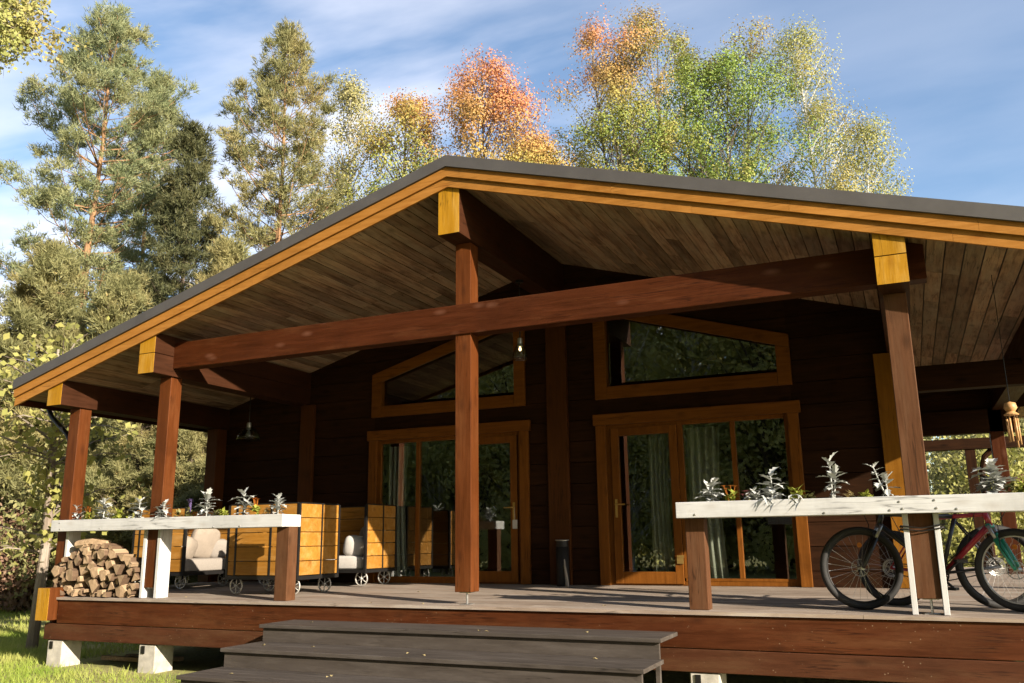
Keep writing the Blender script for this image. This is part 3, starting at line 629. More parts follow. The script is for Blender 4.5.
placed = []; zf = deckz(0); XL, XH = -6.09, -4.545
def rest(x, r):
    z = zf+r
    for (px, pz, prr) in placed:
        d = abs(px-x); q = (r+prr)*0.97
        if d < q: z = max(z, pz+math.sqrt(q*q-d*d))
    return z
for i in range(400):
    r = random.choice((.034, .045, .055, .065, .075, .085))*random.uniform(.9, 1.1); best = None
    for k in range(24):
        x = random.uniform(XL+r, XH-r); z = rest(x, r); e = abs((x-(XL+XH)/2)/((XH-XL)/2)); lim = zf+0.68-0.42*max(0, e-.25)**1.25
        if z+r < lim and (best is None or z < best[1]): best = (x, z)
    if best is None: continue
    placed.append((best[0], best[1], r)); splitlog(best[0], best[1], r*1.07, 0, -0.105+random.uniform(-.02, .07), random.uniform(.18, .25))
zz = zf+.66
o = MB(); o.tube([(-5.72, -.02, zz+.0), (-5.45, .0, zz+0.03), (-5.2, .02, zz+.0)], [0.05, 0.06, 0.055], 7); obl = obj('split_log', o, 'endgrain', origin=(-5.45, 0, zz)); tag(obl, 'large split log lying sideways on top of the firewood pile', 'firewood log', 'split firewood logs stacked on the deck')

# ------------------------------------------------------------------ crate seats on cast wheels
def wheel(t, c, r=0.105, axis=(0, 1, 0)):
    m = MB(); m.torus(c, axis, r-0.010, 0.010, 28, 8); m.lathe(Vector(c)-Vector(axis)*0.02, [(0.002, 0), (0.02, 0), (0.02, 0.04), (0.002, 0.04)], 10, axis)
    a = Vector(axis).orthogonal().normalized(); b = Vector(axis).cross(a)
    for i in range(6):
        q = math.pi*i/3+.3; m.tube([c, Vector(c)+(a*math.cos(q)+b*math.sin(q))*(r-0.01)], 0.007, 5)
    w = obj('wheel', m, 'wheelrim', t, smooth=True); f = MB(); f.box(c[0]-.02, c[0]+.02, c[1]+0.024, c[1]+0.03, c[2]-.01, c[2]+r+.03); obj('fork', f, 'black', w)
def crate(x0, x1, y0, y1, face, label):
    zd = deckz((y0+y1)/2); t = thing('crate_seat', label, 'crate seat', ((x0+x1)/2, (y0+y1)/2, zd), 'wheeled crate seats on the porch')
    z0, z1 = zd+0.235, zd+1.11; b = 0.018
    sides = {'-y': ((x0, y0), (x1, y0)), '+y': ((x0, y1), (x1, y1)), '-x': ((x0, y0), (x0, y1)), '+x': ((x1, y0), (x1, y1))}
    fr = MB()
    for x in (x0, x1):
        for y in (y0, y1): fr.box(x-b, x+b, y-b, y+b, z0-0.05, z1)
    fr.box(x0-b+.001, x1+b-.001, y0-b+.001, y0+b, z0-0.05, z0-0.005); fr.box(x0-b+.001, x1+b-.001, y1-b, y1+b-.001, z0-0.05, z0-0.005)
    fr.box(x0-b+.001, x0+b, y0+b, y1-b, z0-0.05, z0-0.005); fr.box(x1-b, x1+b-.001, y0+b, y1-b, z0-0.05, z0-0.005)
    for s, ((ax, ay), (bx, by)) in sides.items():
        if s == face: continue
        pm = MB(); ph = (z1-z0)/5
        for i in range(5):
            za, zb = z0+ph*i+0.004, z0+ph*(i+1)-0.005
            if s[1] == 'y': pm.box(ax+b, bx-b, ay-0.012, ay+0.012, za, zb)
            else: pm.box(ax-0.012, ax+0.012, ay+b, by-b, za, zb)
        obj('plank_side', pm, 'crate', t, bevel=0.003)
        q = 0.0125; sgn = -1 if s[0] == '-' else 1
        if s[1] == 'y':
            for f_ in (0.12, 0.62): xx = ax+(bx-ax)*f_; fr.box(xx-.014, xx+.014, ay+sgn*q if sgn > 0 else ay-q-0.006, ay+q+.006 if sgn > 0 else ay-q, z0-.004, z1)
            fr.box(ax+b, bx-b, ay-b+.002, ay+b-.002, z1-0.001, z1+0.012)
        else:
            for f_ in (0.55,): yy = ay+(by-ay)*f_; fr.box(ax+q if sgn > 0 else ax-q-0.006, ax+q+.006 if sgn > 0 else ax-q, yy-.014, yy+.014, z0-.004, z1)
            fr.box(ax-b+.002, ax+b-.002, ay+b, by-b, z1-0.001, z1+0.012)
    obj('metal_frame', fr, 'black', t)
    bt = MB(); bt.box(x0+b+.002, x1-b-.002, y0+b+.002, y1-b-.002, z0-0.04, z0-0.012); obj('base_board', bt, 'black', t)
    for x in (x0+0.10, x1-0.10):
        for y in (y0+0.07, y1-0.12): wheel(t, (x, y, zd+0.107))
    ins = 0.035
    cx0, cx1, cy0, cy1 = x0+ins, x1-ins, y0+ins, y1-ins
    sc = MB(); sc.ball(((cx0+cx1)/2, (cy0+cy1)/2, z0+0.085), ((cx1-cx0)/2, (cy1-cy0)/2, 0.095), 40, 18, 0.22); obj('seat_cushion', sc, 'white_fab' if face == '-y' else 'fabric', t, smooth=True)
    return t, z0+0.18
ta, za = crate(-5.95, -4.98, 1.12, 2.15, '+x', 'leftmost crate seat, open towards the right with grey cushions')
tb, zb = crate(-3.68, -2.58, 0.56, 1.38, '-x', 'sunlit crate seat behind the end of the left planter, its plank back to the steps')
tc, zc = crate(-4.45, -2.56, 2.0, 2.76, '-y', 'shaded crate seat against the cabin wall with a white seat cushion')
def pillow(c, r, rot, mat, label):
    m = MB(); m.ball((0, 0, 0), r, 28, 16, 0.55); Rm = Matrix.Rotation(rot[2], 4, 'Z') @ Matrix.Rotation(rot[1], 4, 'Y') @ Matrix.Rotation(rot[0], 4, 'X')
    k = MB(); v = []
    for p in m.v:
        x, y, z = p; pin = 1-0.25*((x/r[0])**2+(z/r[2])**2)*0.5; v.append(Vector(c)+Rm @ Vector((x, y*max(0.15, pin), z)))
    k.add(v, m.f); tag(obj('cushion', k, mat, origin=c, smooth=True), label, 'cushion')
pillow((-5.28, 1.80, za+.22), (.23, .09, .23), (0.3, 0.1, 1.35), 'cream', 'upright cream cushion leaning in the leftmost crate seat')
pillow((-5.20, 1.36, za+.14), (.17, .13, .17), (0.3, .2, 1.9), 'cream', 'rounded cream cushion lying against the arm of the leftmost crate seat')
pillow((-5.2, 2.02, za+.13), (.14, .08, .14), (0.2, 0, .9), 'fabric', 'small grey cushion at the back of the leftmost crate seat')
pillow((-2.85, 2.20, zc+.12), (.17, .13, .15), (0.1, 0.2, .2), 'white_fab', 'round white cushion on the shaded crate seat')
pillow((-2.82, 2.56, zc+.22), (.22, .07, .21), (-0.2, 0, 0), 'fabric', 'square grey cushion leaning on the back of the shaded crate seat')

# ------------------------------------------------------------------ small porch things
bn = thing('waste_bin', 'slim black bin with a metal rim standing against the middle wall post', 'bin', (0.075, 2.70, deckz(2.7)))
zb0 = deckz(2.7); b = MB(); b.lathe((0.075, 2.70, zb0), [(0.002, 0.0), (0.082, 0.0), (0.085, 0.02), (0.088, 0.50), (0.078, 0.50), (0.075, 0.45), (0.002, 0.45)], 24); obj('body', b, 'matt_black', bn, smooth=True)
b = MB(); b.torus((0.075, 2.70, zb0+0.585), (0, 0, 1), 0.088, 0.006, 28, 6); b.lathe((0.075, 2.70, zb0+0.575), [(0.088, 0), (0.088, .01), (0.002, 0.012)], 24); obj('lid', b, 'steel', bn)
b = MB(); b.lathe((0.075, 2.70, zb0+0.5), [(0.08, 0), (0.08, .075)], 20); obj('neck', b, 'matt_black', bn)
mb = MB(); mb.tube([(0.165, 2.62, zb0+.0), (0.16, 2.605, zb0+.12), (0.14, 2.605, zb0+.25), (0.135, 2.61, zb0+.34)], [0.028, 0.022, 0.014, 0.008], 7)
tag(obj('cloth', mb, 'fabric', origin=(.16, 2.62, zb0)), 'grey cloth rag hanging against the slim black bin', 'cloth')
def lamp(x, y, ztop, zsock, r, lit, label):
    t = thing('pendant_lamp', label, 'lamp', (x, y, zsock)); c = MB(); c.tube([(x, y, ztop), (x, y, zsock)], 0.008, 6); c.lathe((x, y, ztop-0.03), [(0.05, 0.03), (0.05, 0.0), (0.002, 0.0)], 14); obj('cord', c, 'black', t)
    s = MB(); s.lathe((x, y, zsock), [(0.002, 0.0), (0.03, 0.0), (0.035, -0.03), (0.035, -0.11), (0.002, -0.112)], 16); obj('socket', s, 'steel', t)
    h = MB(); h.lathe((x, y, zsock-0.09), [(0.035, 0.02), (r*0.6, -0.02), (r*0.9, -0.10), (r, -0.19), (r*0.985, -0.19), (r*0.88, -0.10), (r*0.58, -0.025), (0.035, 0.012)], 24); obj('shade', h, 'lampglass', t, smooth=True)
    q = MB(); q.lathe((x, y, zsock-0.113), [(0.012, 0), (0.028, -0.04), (0.032, -0.07), (0.02, -0.098), (0.002, -0.105)] if not lit else [(.008, 0), (.016, -.02), (.018, -.035), (.012, -.05), (.002, -.055)], 14); obj('bulb', q, 'bulb' if lit else 'steel', t, smooth=True)
lamp(-5.12, 2.45, 3.0, 2.46, 0.19, False, 'unlit glass bell pendant lamp over the left corner of the porch')
lamp(-0.02, 1.62, 3.895, 3.12, 0.10, True, 'small lit pendant lamp right of the middle porch post')
# wind chime
cx, cy, cz = 5.245, .6, 1.66
wc = thing('wind_chime', 'wooden wind chime hanging in the sun at the right edge of the porch', 'wind chime', (cx, cy, cz))
m = MB(); m.tube([(cx, cy, 2.95), (cx, cy, cz+.08)], 0.003, 5); obj('cord', m, 'black', wc)
m = MB(); m.lathe((cx, cy, cz+.08), [(0.002, 0.015), (0.045, 0.0), (0.055, -0.045), (0.034, -0.075), (0.02, -0.085), (0.002, -.087)], 14); obj('coconut_top', m, 'bamboo', wc, smooth=True)
m = MB(); m.lathe((cx, cy, cz-.01), [(0.002, 0.03), (0.026, 0.018), (0.062, -0.012), (0.058, -0.02), (0.002, -.022)], 14); obj('collar', m, 'bamboo', wc)
for i in range(6):
    a = i*math.pi/3; x, y = cx+0.042*math.cos(a), cy+0.042*math.sin(a); l = random.uniform(.16, .26); m = MB(); m.tube([(x, y, cz-.03), (x, y, cz-.06)], 0.002, 4); m.tube([(x, y, cz-.06), (x+.004, y, cz-.06-l)], 0.009, 8); obj('tube', m, 'bamboo', wc, smooth=True)

# ------------------------------------------------------------------ bicycles
def bike(hr, hf, r, label, main, fork, rotor_front):
    """hr / hf rear and front hub positions (world); frame in the plane through both"""
    hr, hf = Vector(hr), Vector(hf); t = thing('bicycle', label, 'bicycle', ((hr.x+hf.x)/2, (hr.y+hf.y)/2, hr.z-r), None)
    d = (hf-hr); wb = d.length; d.normalize(); up = Vector((0, 0, 1)); nx = d.cross(up).normalized()
    P = lambda a, z, s=0.0: hr + d*(a*wb) + up*z + nx*s
    bb = P(0.41, -0.055); st = P(0.27, 0.44); hd_t = P(0.80, 0.50); hd_b = P(0.835, 0.38)
    m = MB(); m.tube([bb, hd_b], 0.026, 10); m.tube([st, hd_t-up*0.03], 0.02, 10); m.tube([bb, st], 0.018, 10); m.tube([hd_b-(hd_t-hd_b)*0.1, hd_t+(hd_t-hd_b)*0.1], 0.024, 10)
    for s in (-1, 1):
        m.tube([bb+nx*0.03*s, hr+nx*0.065*s], 0.010, 7); m.tube([st-up*.04+nx*0.02*s, hr+nx*0.065*s], 0.008, 7)
    obj('frame', m, main, t, smooth=True)
    m = MB(); m.tube([hd_b-up*.01-nx*.06, hd_b-up*.01+nx*.06], 0.02, 8)
    for s in (-1, 1):
        a, b_ = hd_b+nx*0.06*s-up*.01, hf+nx*0.06*s; m.tube([a.lerp(b_, .30), a.lerp(b_, .85), b_], [0.024, 0.021, 0.014], 9)
    arch = hd_b.lerp(hf, .34); m.tube([arch-nx*.06, arch-nx*.05+up*.05, arch+nx*.05+up*.05, arch+nx*.06], 0.011, 7)
    fo = obj('fork', m, fork, t, smooth=True)
    m = MB()
    for s in (-1, 1): a, b_ = hd_b+nx*0.06*s-up*.01, hf+nx*0.06*s; m.tube([a, a.lerp(b_, .34)], 0.015, 9)
    obj('stanchion', m, 'steel', fo, smooth=True)
    for hub, rot, nm in ((hr, not rotor_front, 'rear'), (hf, rotor_front, 'front')):
        m = MB(); m.torus(hub, nx, r-0.031, 0.031, 56, 10); wo = obj('wheel', m, 'rubber', t, smooth=True)
        m = MB(); m.torus(hub, nx, r-0.064, 0.009, 56, 6); obj('rim', m, 'steel' if nm == 'front' and not rotor_front else 'black', wo, smooth=True)
        m = MB(); m.lathe(hub-nx*0.05, [(0.002, 0), (0.02, 0), (0.016, 0.02), (0.016, 0.08), (0.02, 0.10), (0.002, .10)], 12, nx)
        a = nx.orthogonal().normalized(); b_ = nx.cross(a)
        for i in range(28):
            q = 2*math.pi*i/28; q2 = q+(0.5 if i % 2 else -0.5); s = 0.03 if i % 4 < 2 else -0.03
            m.tube([hub+nx*s+(a*math.cos(q2)+b_*math.sin(q2))*0.02, hub+(a*math.cos(q)+b_*math.sin(q))*(r-0.06)], 0.0012, 3, False)
        obj('spokes', m, 'steel', wo)
        m = MB()
        for rr in ((0.085, 0.075, .06) if nm == 'rear' else (0.08,)): m.torus(hub+nx*0.045, nx, rr-0.006, 0.004, 32, 5)
        for i in range(6): q = i*math.pi/3; m.tube([hub+nx*.045, hub+nx*.045+(a*math.cos(q)+b_*math.sin(q))*0.075], 0.004, 5)
        obj('cassette' if nm == 'rear' else 'brake_disc', m, 'steel', wo)
    m = MB(); m.torus(bb+nx*0.055, nx, 0.075, 0.006, 36, 6); m.torus(bb+nx*0.055, nx, 0.045, 0.008, 24, 6)
    for i in range(5): q = i*2*math.pi/5; a = nx.orthogonal().normalized(); b_ = nx.cross(a); m.tube([bb+nx*.055, bb+nx*.055+(a*math.cos(q)+b_*math.sin(q))*0.074], 0.008, 5)
    m.tube([bb+nx*.08, bb+nx*.085+d*0.12-up*.11], 0.012, 7); m.tube([bb-nx*.08, bb-nx*.085-d*0.12+up*.11], 0.012, 7); ck = obj('crankset', m, 'black', t, smooth=True)
    for s in (-1, 1): m = MB(); c = bb+nx*.135*s+d*0.12*s-up*.11*s; m.obox(c, d*0.045, nx*0.04, up*0.012); obj('pedal', m, 'black', t)
    m = MB(); m.tube([st, st+(st-bb).normalized()*0.12], 0.014, 8); sp = st+(st-bb).normalized()*0.13
    m.tube([sp-d*0.12+up*.01, sp-d*.05+up*.02, sp+d*0.05+up*.01, sp+d*0.15], [0.055, 0.06, 0.025, 0.014], 10); obj('saddle', m, 'black', t, smooth=True)
    m = MB(); cr = nx*.05
    m.tube([bb+cr+up*.075, hr+cr+up*.045], 0.005, 5); m.tube([bb+cr-up*.075, hr+cr-up*.045], 0.005, 5); obj('chain', m, 'black', t)
    m = MB(); m.tube([hd_t+d*.1+up*.06, hd_t+d*.17-up*.02, hd_b+d*.08+nx*.05, hd_b.lerp(hf, .5)+nx*.085, hf+nx*.07+up*.03], 0.004, 5); m.tube([hd_t+d*.1+up*.05-nx*.04, hd_t-d*.06+nx*.03, bb.lerp(hd_b, .55)+nx*.03+up*.03, bb+nx*.035+up*.05, hr+nx*.07+up*.03], 0.004, 5); obj('cables', m, 'black', t)
    m = MB(); m.lathe(hf-nx*.004+up*(r*.55), [(.002, 0), (.022, 0), (.022, .008), (.002, .008)], 10, nx); obj('reflector', m, 'orange_fl', t)
    tp = hd_t+(hd_t-hd_b)*0.25; m = MB(); m.tube([hd_t, tp, tp+d*0.05+up*.02], 0.016, 8)
    c = tp+d*0.05+up*.02; m.tube([c-nx*0.33-d*.06+up*.02, c-nx*0.15+up*.015, c, c+nx*0.15+up*.015, c+nx*0.33-d*.06+up*.02], 0.012, 8); obj('handlebar', m, 'black', t, smooth=True)
    return t
zw = deckz(0.4)
bike((4.985, 0.68, zw+.362), (3.875, 0.33, zw+.362), 0.362, 'black bicycle facing left behind the right planter, its front wheel before the log wall', 'black_paint', 'black_paint', True)
bike((4.13, 0.80, zw+.345), (5.11, 0.40, zw+.345), 0.345, 'red bicycle with a green fork facing right behind the right planter', 'red_paint', 'green_paint', False)

# ------------------------------------------------------------------ fallen leaves on the steps
for i in range(13):
    k = random.choice((0, 0, 1, 1, 1, 2)); x = random.uniform(xa+.2, xb-.2); y = random.uniform(ty[k]+.05, ty[k]+.5); z = tz[k]+0.004
    m = MB(); a = random.uniform(0, 6.28); blade(m, (x, y, z), (math.cos(a), math.sin(a), .12), (0, 0, 1), random.uniform(.035, .06), .018, 1, .3)
    tag(obj('fallen_leaf', m, 'dryleaf', origin=(x, y, z)), 'small dry yellow leaf lying on the grey steps', 'leaf', 'fallen leaves on the steps')
for x, y in ((-5.3, .5), (-5.1, .72)):
    m = MB(); m.box(x-.4, x+.55, y, y+.09, GZ+.02, GZ+.07); tag(obj('timber_offcut', m, 'endgrain', origin=(x, y, GZ)), 'plank offcut lying in the dark under the left end of the deck', 'plank', 'plank offcuts under the deck')

for i in range(14):
    x = random.uniform(-4.2, 5.5); y = random.uniform(-.09, 1.6); z = deckz(y)+.004; m = MB(); a = random.uniform(0, 6.28); blade(m, (x, y, z), (math.cos(a), math.sin(a), .12), (0, 0, 1), random.uniform(.035, .06), .018, 1, .3)
    tag(obj('fallen_leaf', m, 'dryleaf', origin=(x, y, z)), 'small dry yellow leaf lying on the porch deck boards', 'leaf', 'fallen leaves on the deck')
# ------------------------------------------------------------------ vegetation
EYE = Vector((4.3284, -8.2694, 0))
def at(bearing, dist): a = R(bearing); return (EYE.x+math.sin(a)*dist, EYE.y+math.cos(a)*dist, GZ)
def quads(C, size, aspect=0.6, nrm=None, jit=0.35):
    """leaf-sized rhombs at the points C, facing roughly along nrm"""
    n = len(C); a = rng.normal(size=(n, 3))
    if nrm is not None:
        q = nrm+rng.normal(size=(n, 3))*0.34; q /= np.linalg.norm(q, axis=1)[:, None]; a -= q*(a*q).sum(1)[:, None]
    a /= np.linalg.norm(a, axis=1)[:, None]
    if nrm is not None: b = np.cross(q, a)
    else:
        b = rng.normal(size=(n, 3)); b -= a*(a*b).sum(1)[:, None]; b /= np.linalg.norm(b, axis=1)[:, None]
    s = size*(1+jit*rng.uniform(-1, 1, n))[:, None]
    V = np.stack([C-a*s*.5, C+b*s*.5*aspect, C+a*s*.5, C-b*s*.5*aspect], 1).reshape(-1, 3)
    return V, np.arange(n*4).reshape(n, 4), 4
def tufts(C, D, n, ln, wd, spread=0.7):
    """needle tufts: n thin triangles from each point C round the direction D"""
    K = len(C); c = np.repeat(C, n, 0); d = np.repeat(D, n, 0) + rng.normal(size=(K*n, 3))*spread; d /= np.linalg.norm(d, axis=1)[:, None]
    b = np.cross(d, rng.normal(size=(K*n, 3))); b /= np.linalg.norm(b, axis=1)[:, None]+1e-9
    l = ln*rng.uniform(.7, 1.25, K*n)[:, None]; c = c+rng.normal(size=(K*n, 3))*ln*0.25
    V = np.stack([c-b*wd*.5, c+b*wd*.5, c+d*l], 1).reshape(-1, 3)
    return V, np.arange(K*n*3).reshape(-1, 3), 3
def pine(name, label, cat, loc, H, crown0, Lmax, needle, bark='bark_pine', whorl=0.5, per=4, dens=1.0, prof='pine', rise=0.15, tuft=(12, .19, .030), group=None, r0=0.16, bare=0.42):
    t = thing(name, label, cat, loc, group); x0, y0, z0 = loc
    m = MB(); k = 9; bend = [(random.uniform(-.15, .15)*i/k, random.uniform(-.15, .15)*i/k) for i in range(k+1)]
    tr = [Vector((x0+bend[i][0], y0+bend[i][1], z0+H*0.985*i/k)) for i in range(k+1)]
    m.tube(tr, [r0*(1-0.93*i/k) for i in range(k+1)], 9)
    def axis(h): q = min(max(h/H, 0), .999)/0.985*k; i = min(int(q), k-1); return tr[i].lerp(tr[i+1], min(q-i, 1))
    Cs, Ds = [], []; h = crown0; up = Vector((0, 0, 1))
    while h < H*0.985:
        f = (h-crown0)/(H-crown0)
        if prof == 'pine': Lh = Lmax*(0.6+0.5*f if f < 0.45 else 0.83*max(0.16, (1-((f-.45)/.55)**1.7)))
        else: Lh = Lmax*max(0.06, (1-f)**0.8)
        a0 = random.uniform(0, 6.28); np_ = per if f < .85 else 4
        for i in range(np_):
            if random.random() < .12: continue
            a = a0+i*6.28/np_+random.uniform(-.5, .5); el = rise+(0.95*f*f if prof == 'pine' else 0.5*f)+random.uniform(-.2, .2); ln = Lh*random.uniform(.55, 1.2)
            d0 = Vector((math.cos(a)*math.cos(el), math.sin(a)*math.cos(el), math.sin(el))); p0 = axis(h+random.uniform(-.15, .15))
            pts = [p0, p0+d0*ln*.4-up*.05*ln, p0+d0*ln*.75-up*.03*ln, p0+d0*ln+up*.12*ln]
            m.tube(pts, [max(.012, .035*ln/3), .022*max(.5, ln/3), .013, .006], 4, False)
            side = d0.cross(up).normalized()
            for s in range(max(2, int(ln*2.6*dens+.5))):          # side shoots, each ending in a puff of needles
                q = 1.0 if s == 0 else random.uniform(bare, 1.0); b = p0.lerp(pts[3], q)-up*.04*ln*(1-q)
                tl = (0.15+ln*0.36*(1.1-q))*random.uniform(.6, 1.3); td = (d0*random.uniform(.3, .9)+side*random.choice((-1, 1))*random.uniform(.2, 1.0)+up*random.uniform(-.05, .55)).normalized()
                e = b+td*tl; m.tube([b, e], [.010, .004], 3, False)
                r = random.uniform(.16, .30)*(1 if H > 12 else .85)
                for w in range(int(random.uniform(9, 17)*dens)):
                    v = Vector((random.gauss(0, 1), random.gauss(0, 1), random.gauss(0, .75)))*r*.6+td*random.uniform(-.35, .3)*tl; Cs.append(e+v); Ds.append((v.normalized()*.5+td*.4+up*.55).normalized())
        h += whorl*random.uniform(.7, 1.3)*(1-.45*f)
    obj('trunk', m, bark, t)
    C = np.array(Cs); D = np.array(Ds); obj('crown', tufts(C, D, tuft[0], tuft[1], tuft[2]), needle, t); return t
def broad(name, label, cat, loc, H, crown0, rx, mat, bark='bark_dark', ncl=110, per=130, leaf=.13, sig=.42, shape='egg', r0=.13, group=None, stems=1, droop=0.0, lean=0.0, gap=.0):
    random.seed(sum(map(ord, label))); t = thing(name, label, cat, loc, group); x0, y0, z0 = loc; m = MB(); cl = []
    tops = []
    for s in range(stems):
        ox, oy = ((random.uniform(-.15, .15)+(s-(stems-1)/2)*.26)*rx*(stems > 1), random.uniform(-.5, .5)*rx*(stems > 1)); hh = H*(1 if s == 0 else random.uniform(.84, .97)); k = 7
        tr = [Vector((x0+(ox+lean*H)*(i/k)+random.uniform(-.08, .08), y0+oy*(i/k)+random.uniform(-.08, .08), z0+hh*.97*i/k)) for i in range(k+1)]
        m.tube(tr, [r0*(1-.92*i/k) for i in range(k+1)], 8); tops.append((tr, hh))
    for i in range(ncl):
        tr, hh = random.choice(tops); f = random.random()**0.85 if shape == 'egg' else random.random()
        if i < 3*stems: f = 1-0.02*i/stems; tr, hh = tops[i % stems]
        z = crown0+(hh-crown0)*f
        pr_ = {'egg': math.sin(math.pi*min(1, (0.12+0.88*f)))**0.6 if f < .97 else .15, 'cone': (1-f)**.7+.05, 'flame': min(1, f/.22+.4)*(1-min(f, .995)**3.2)**.62+.03}[shape]
        rr = rx*pr_*math.sqrt(random.uniform(.12, 1)); a = random.uniform(0, 6.28)
        q = min(z/hh, .999)*7; j = min(int(q), 6); ax = tr[j].lerp(tr[j+1], q-j)
        c = Vector((ax.x+rr*math.cos(a), ax.y+rr*math.sin(a), z0+z)); base_h = max(crown0*.85, z-rr*0.9-.3); q = min(base_h/hh, .999)*7; j = min(int(q), 6); b0 = tr[j].lerp(tr[j+1], q-j)
        midp = b0.lerp(c, .55)+Vector((0, 0, .08*rr)); m.tube([b0, midp, c], [max(.012, .02*rr), .012, .005], 4, False); cl.append((midp, c))
    P = []; Nn = []
    for midp, c in cl:
        n = int(per*2.2*random.uniform(.3, 1.6)); q = np.clip(rng.normal(size=(n, 3)), -1.7, 1.7)*sig*random.uniform(.5, 1.0)*np.array([1, 1, .85]); u = rng.uniform(0, .55, n)[:, None]
        pts = np.array(c)*(1-u)+np.array(midp)*u+q
        if droop: pts[:, 2] -= droop*np.abs(rng.normal(size=n))
        P.append(pts); w_ = q/(np.linalg.norm(q, axis=1)[:, None]+1e-6); ax_ = np.array((c.x-x0, c.y-y0, 0.0)); ax_ /= np.linalg.norm(ax_)+1e-6; w_ = w_*0.75+ax_*.35+np.array((0, 0, .35)); Nn.append(w_/(np.linalg.norm(w_, axis=1)[:, None]+1e-6))
    obj('trunk', m, bark, t); C = np.concatenate(P); obj('crown', quads(C, leaf*.60, .66, np.concatenate(Nn)), mat, t); return t
def bush(label, loc, rx, h, mat, n=7000, leaf=.11, group=None, cat='bush'):
    t = thing('bush', label, cat, loc, group); m = MB(); P = []
    for i in range(max(10, int(n/260))):
        a = random.uniform(0, 6.28); el = random.uniform(.25, 1.5); q = random.uniform(.5, 1.0)
        c = Vector(loc)+Vector((math.cos(a)*math.cos(el)*rx*q, math.sin(a)*math.cos(el)*rx*q, math.sin(el)*h*q)); m.tube([Vector(loc)+Vector((random.uniform(-.2, .2), random.uniform(-.2, .2), 0)), Vector(loc).lerp(c, .5)+Vector((0, 0, .15*h)), c], [.02, .012, .005], 4, False)
        P.append(np.array(c)+rng.normal(size=(260, 3))*np.array([.28*rx, .28*rx, .2*h])*random.uniform(.5, 1))
    C = np.concatenate(P); C = C[C[:, 2] > loc[2]+.03]; obj('stems', m, 'bark_dark', t); obj('leaves', quads(C, leaf), mat, t); return t

# named trees on the skyline, left to right
pine('pine_tree', 'tallest pine at the left with a broad grey green crown', 'pine tree', at(-51.6, 31), 20.2, 5.0, 3.7, 'needle', whorl=.50, per=5, dens=.92, r0=.22)
pine('pine_tree', 'slim pine showing just right of the tallest pine', 'pine tree', at(-48.4, 34), 19.8, 5.0, 2.2, 'needle', per=4, dens=1.0)
pine('pine_tree', 'short dark pine between the two big pines', 'pine tree', at(-45.9, 27), 14.4, 1.5, 2.2, 'needle3', 'bark_dark', .46, 5, 1.0, 'cone', .15)
pine('pine_tree', 'warm toned pine with an open ragged top left of the gable', 'pine tree', at(-40.1, 28), 18.9, 3.0, 3.2, 'needle2', whorl=.56, per=5, dens=.88, r0=.19)
broad('birch_tree', 'pale yellow birch just right of the warm toned pine', 'birch tree', at(-35.8, 30), 18.4, 6.0, 2.4, 'willow', 'bark_birch', 150, 120, .13, .40, 'flame', .11, droop=.3)
broad('maple_tree', 'maple with red tips and a yellow green body left of the ridge', 'maple tree', at(-31.0, 28), 17.2, 7.0, 2.8, 'maple', ncl=230, per=120, leaf=.13, sig=.38, shape='flame', stems=3)
broad('maple_tree', 'salmon red maple standing above the roof ridge', 'maple tree', at(-25.6, 27), 17.8, 7.0, 2.7, 'maple_red', ncl=220, per=120, leaf=.13, sig=.38, shape='flame', stems=2)
broad('maple_tree', 'lower red maple right of the ridge', 'maple tree', at(-21.9, 27.5), 14.9, 7.0, 1.8, 'maple_red', ncl=130, per=120, leaf=.125, sig=.38, shape='flame', stems=1)
broad('aspen_tree', 'aspen with a pink top, left of the fuller aspen behind the roof', 'aspen tree', at(-15.9, 29), 19.9, 8.0, 2.6, 'aspen_pink', 'bark_grey', 220, 125, .13, .40, 'flame', .13, stems=3)
broad('aspen_tree', 'tall full green aspen with reddish tips behind the roof', 'aspen tree', at(-10.6, 29), 20.2, 8.0, 3.2, 'aspen', 'bark_grey', 330, 125, .13, .42, 'flame', .14, stems=5)
broad('birch_tree', 'open pale birch with a white trunk above the right roof slope', 'birch tree', at(-3.0, 29), 18.8, 8.0, 2.4, 'birch', 'bark_birch', 170, 100, .115, .40, 'flame', .12, droop=.25, stems=2)
broad('birch_tree', 'smaller pale birch at the right end of the skyline trees', 'birch tree', at(-0.2, 28), 14.6, 7.0, 1.5, 'birch', 'bark_birch', 80, 90, .11, .40, 'flame', .1, droop=.25)
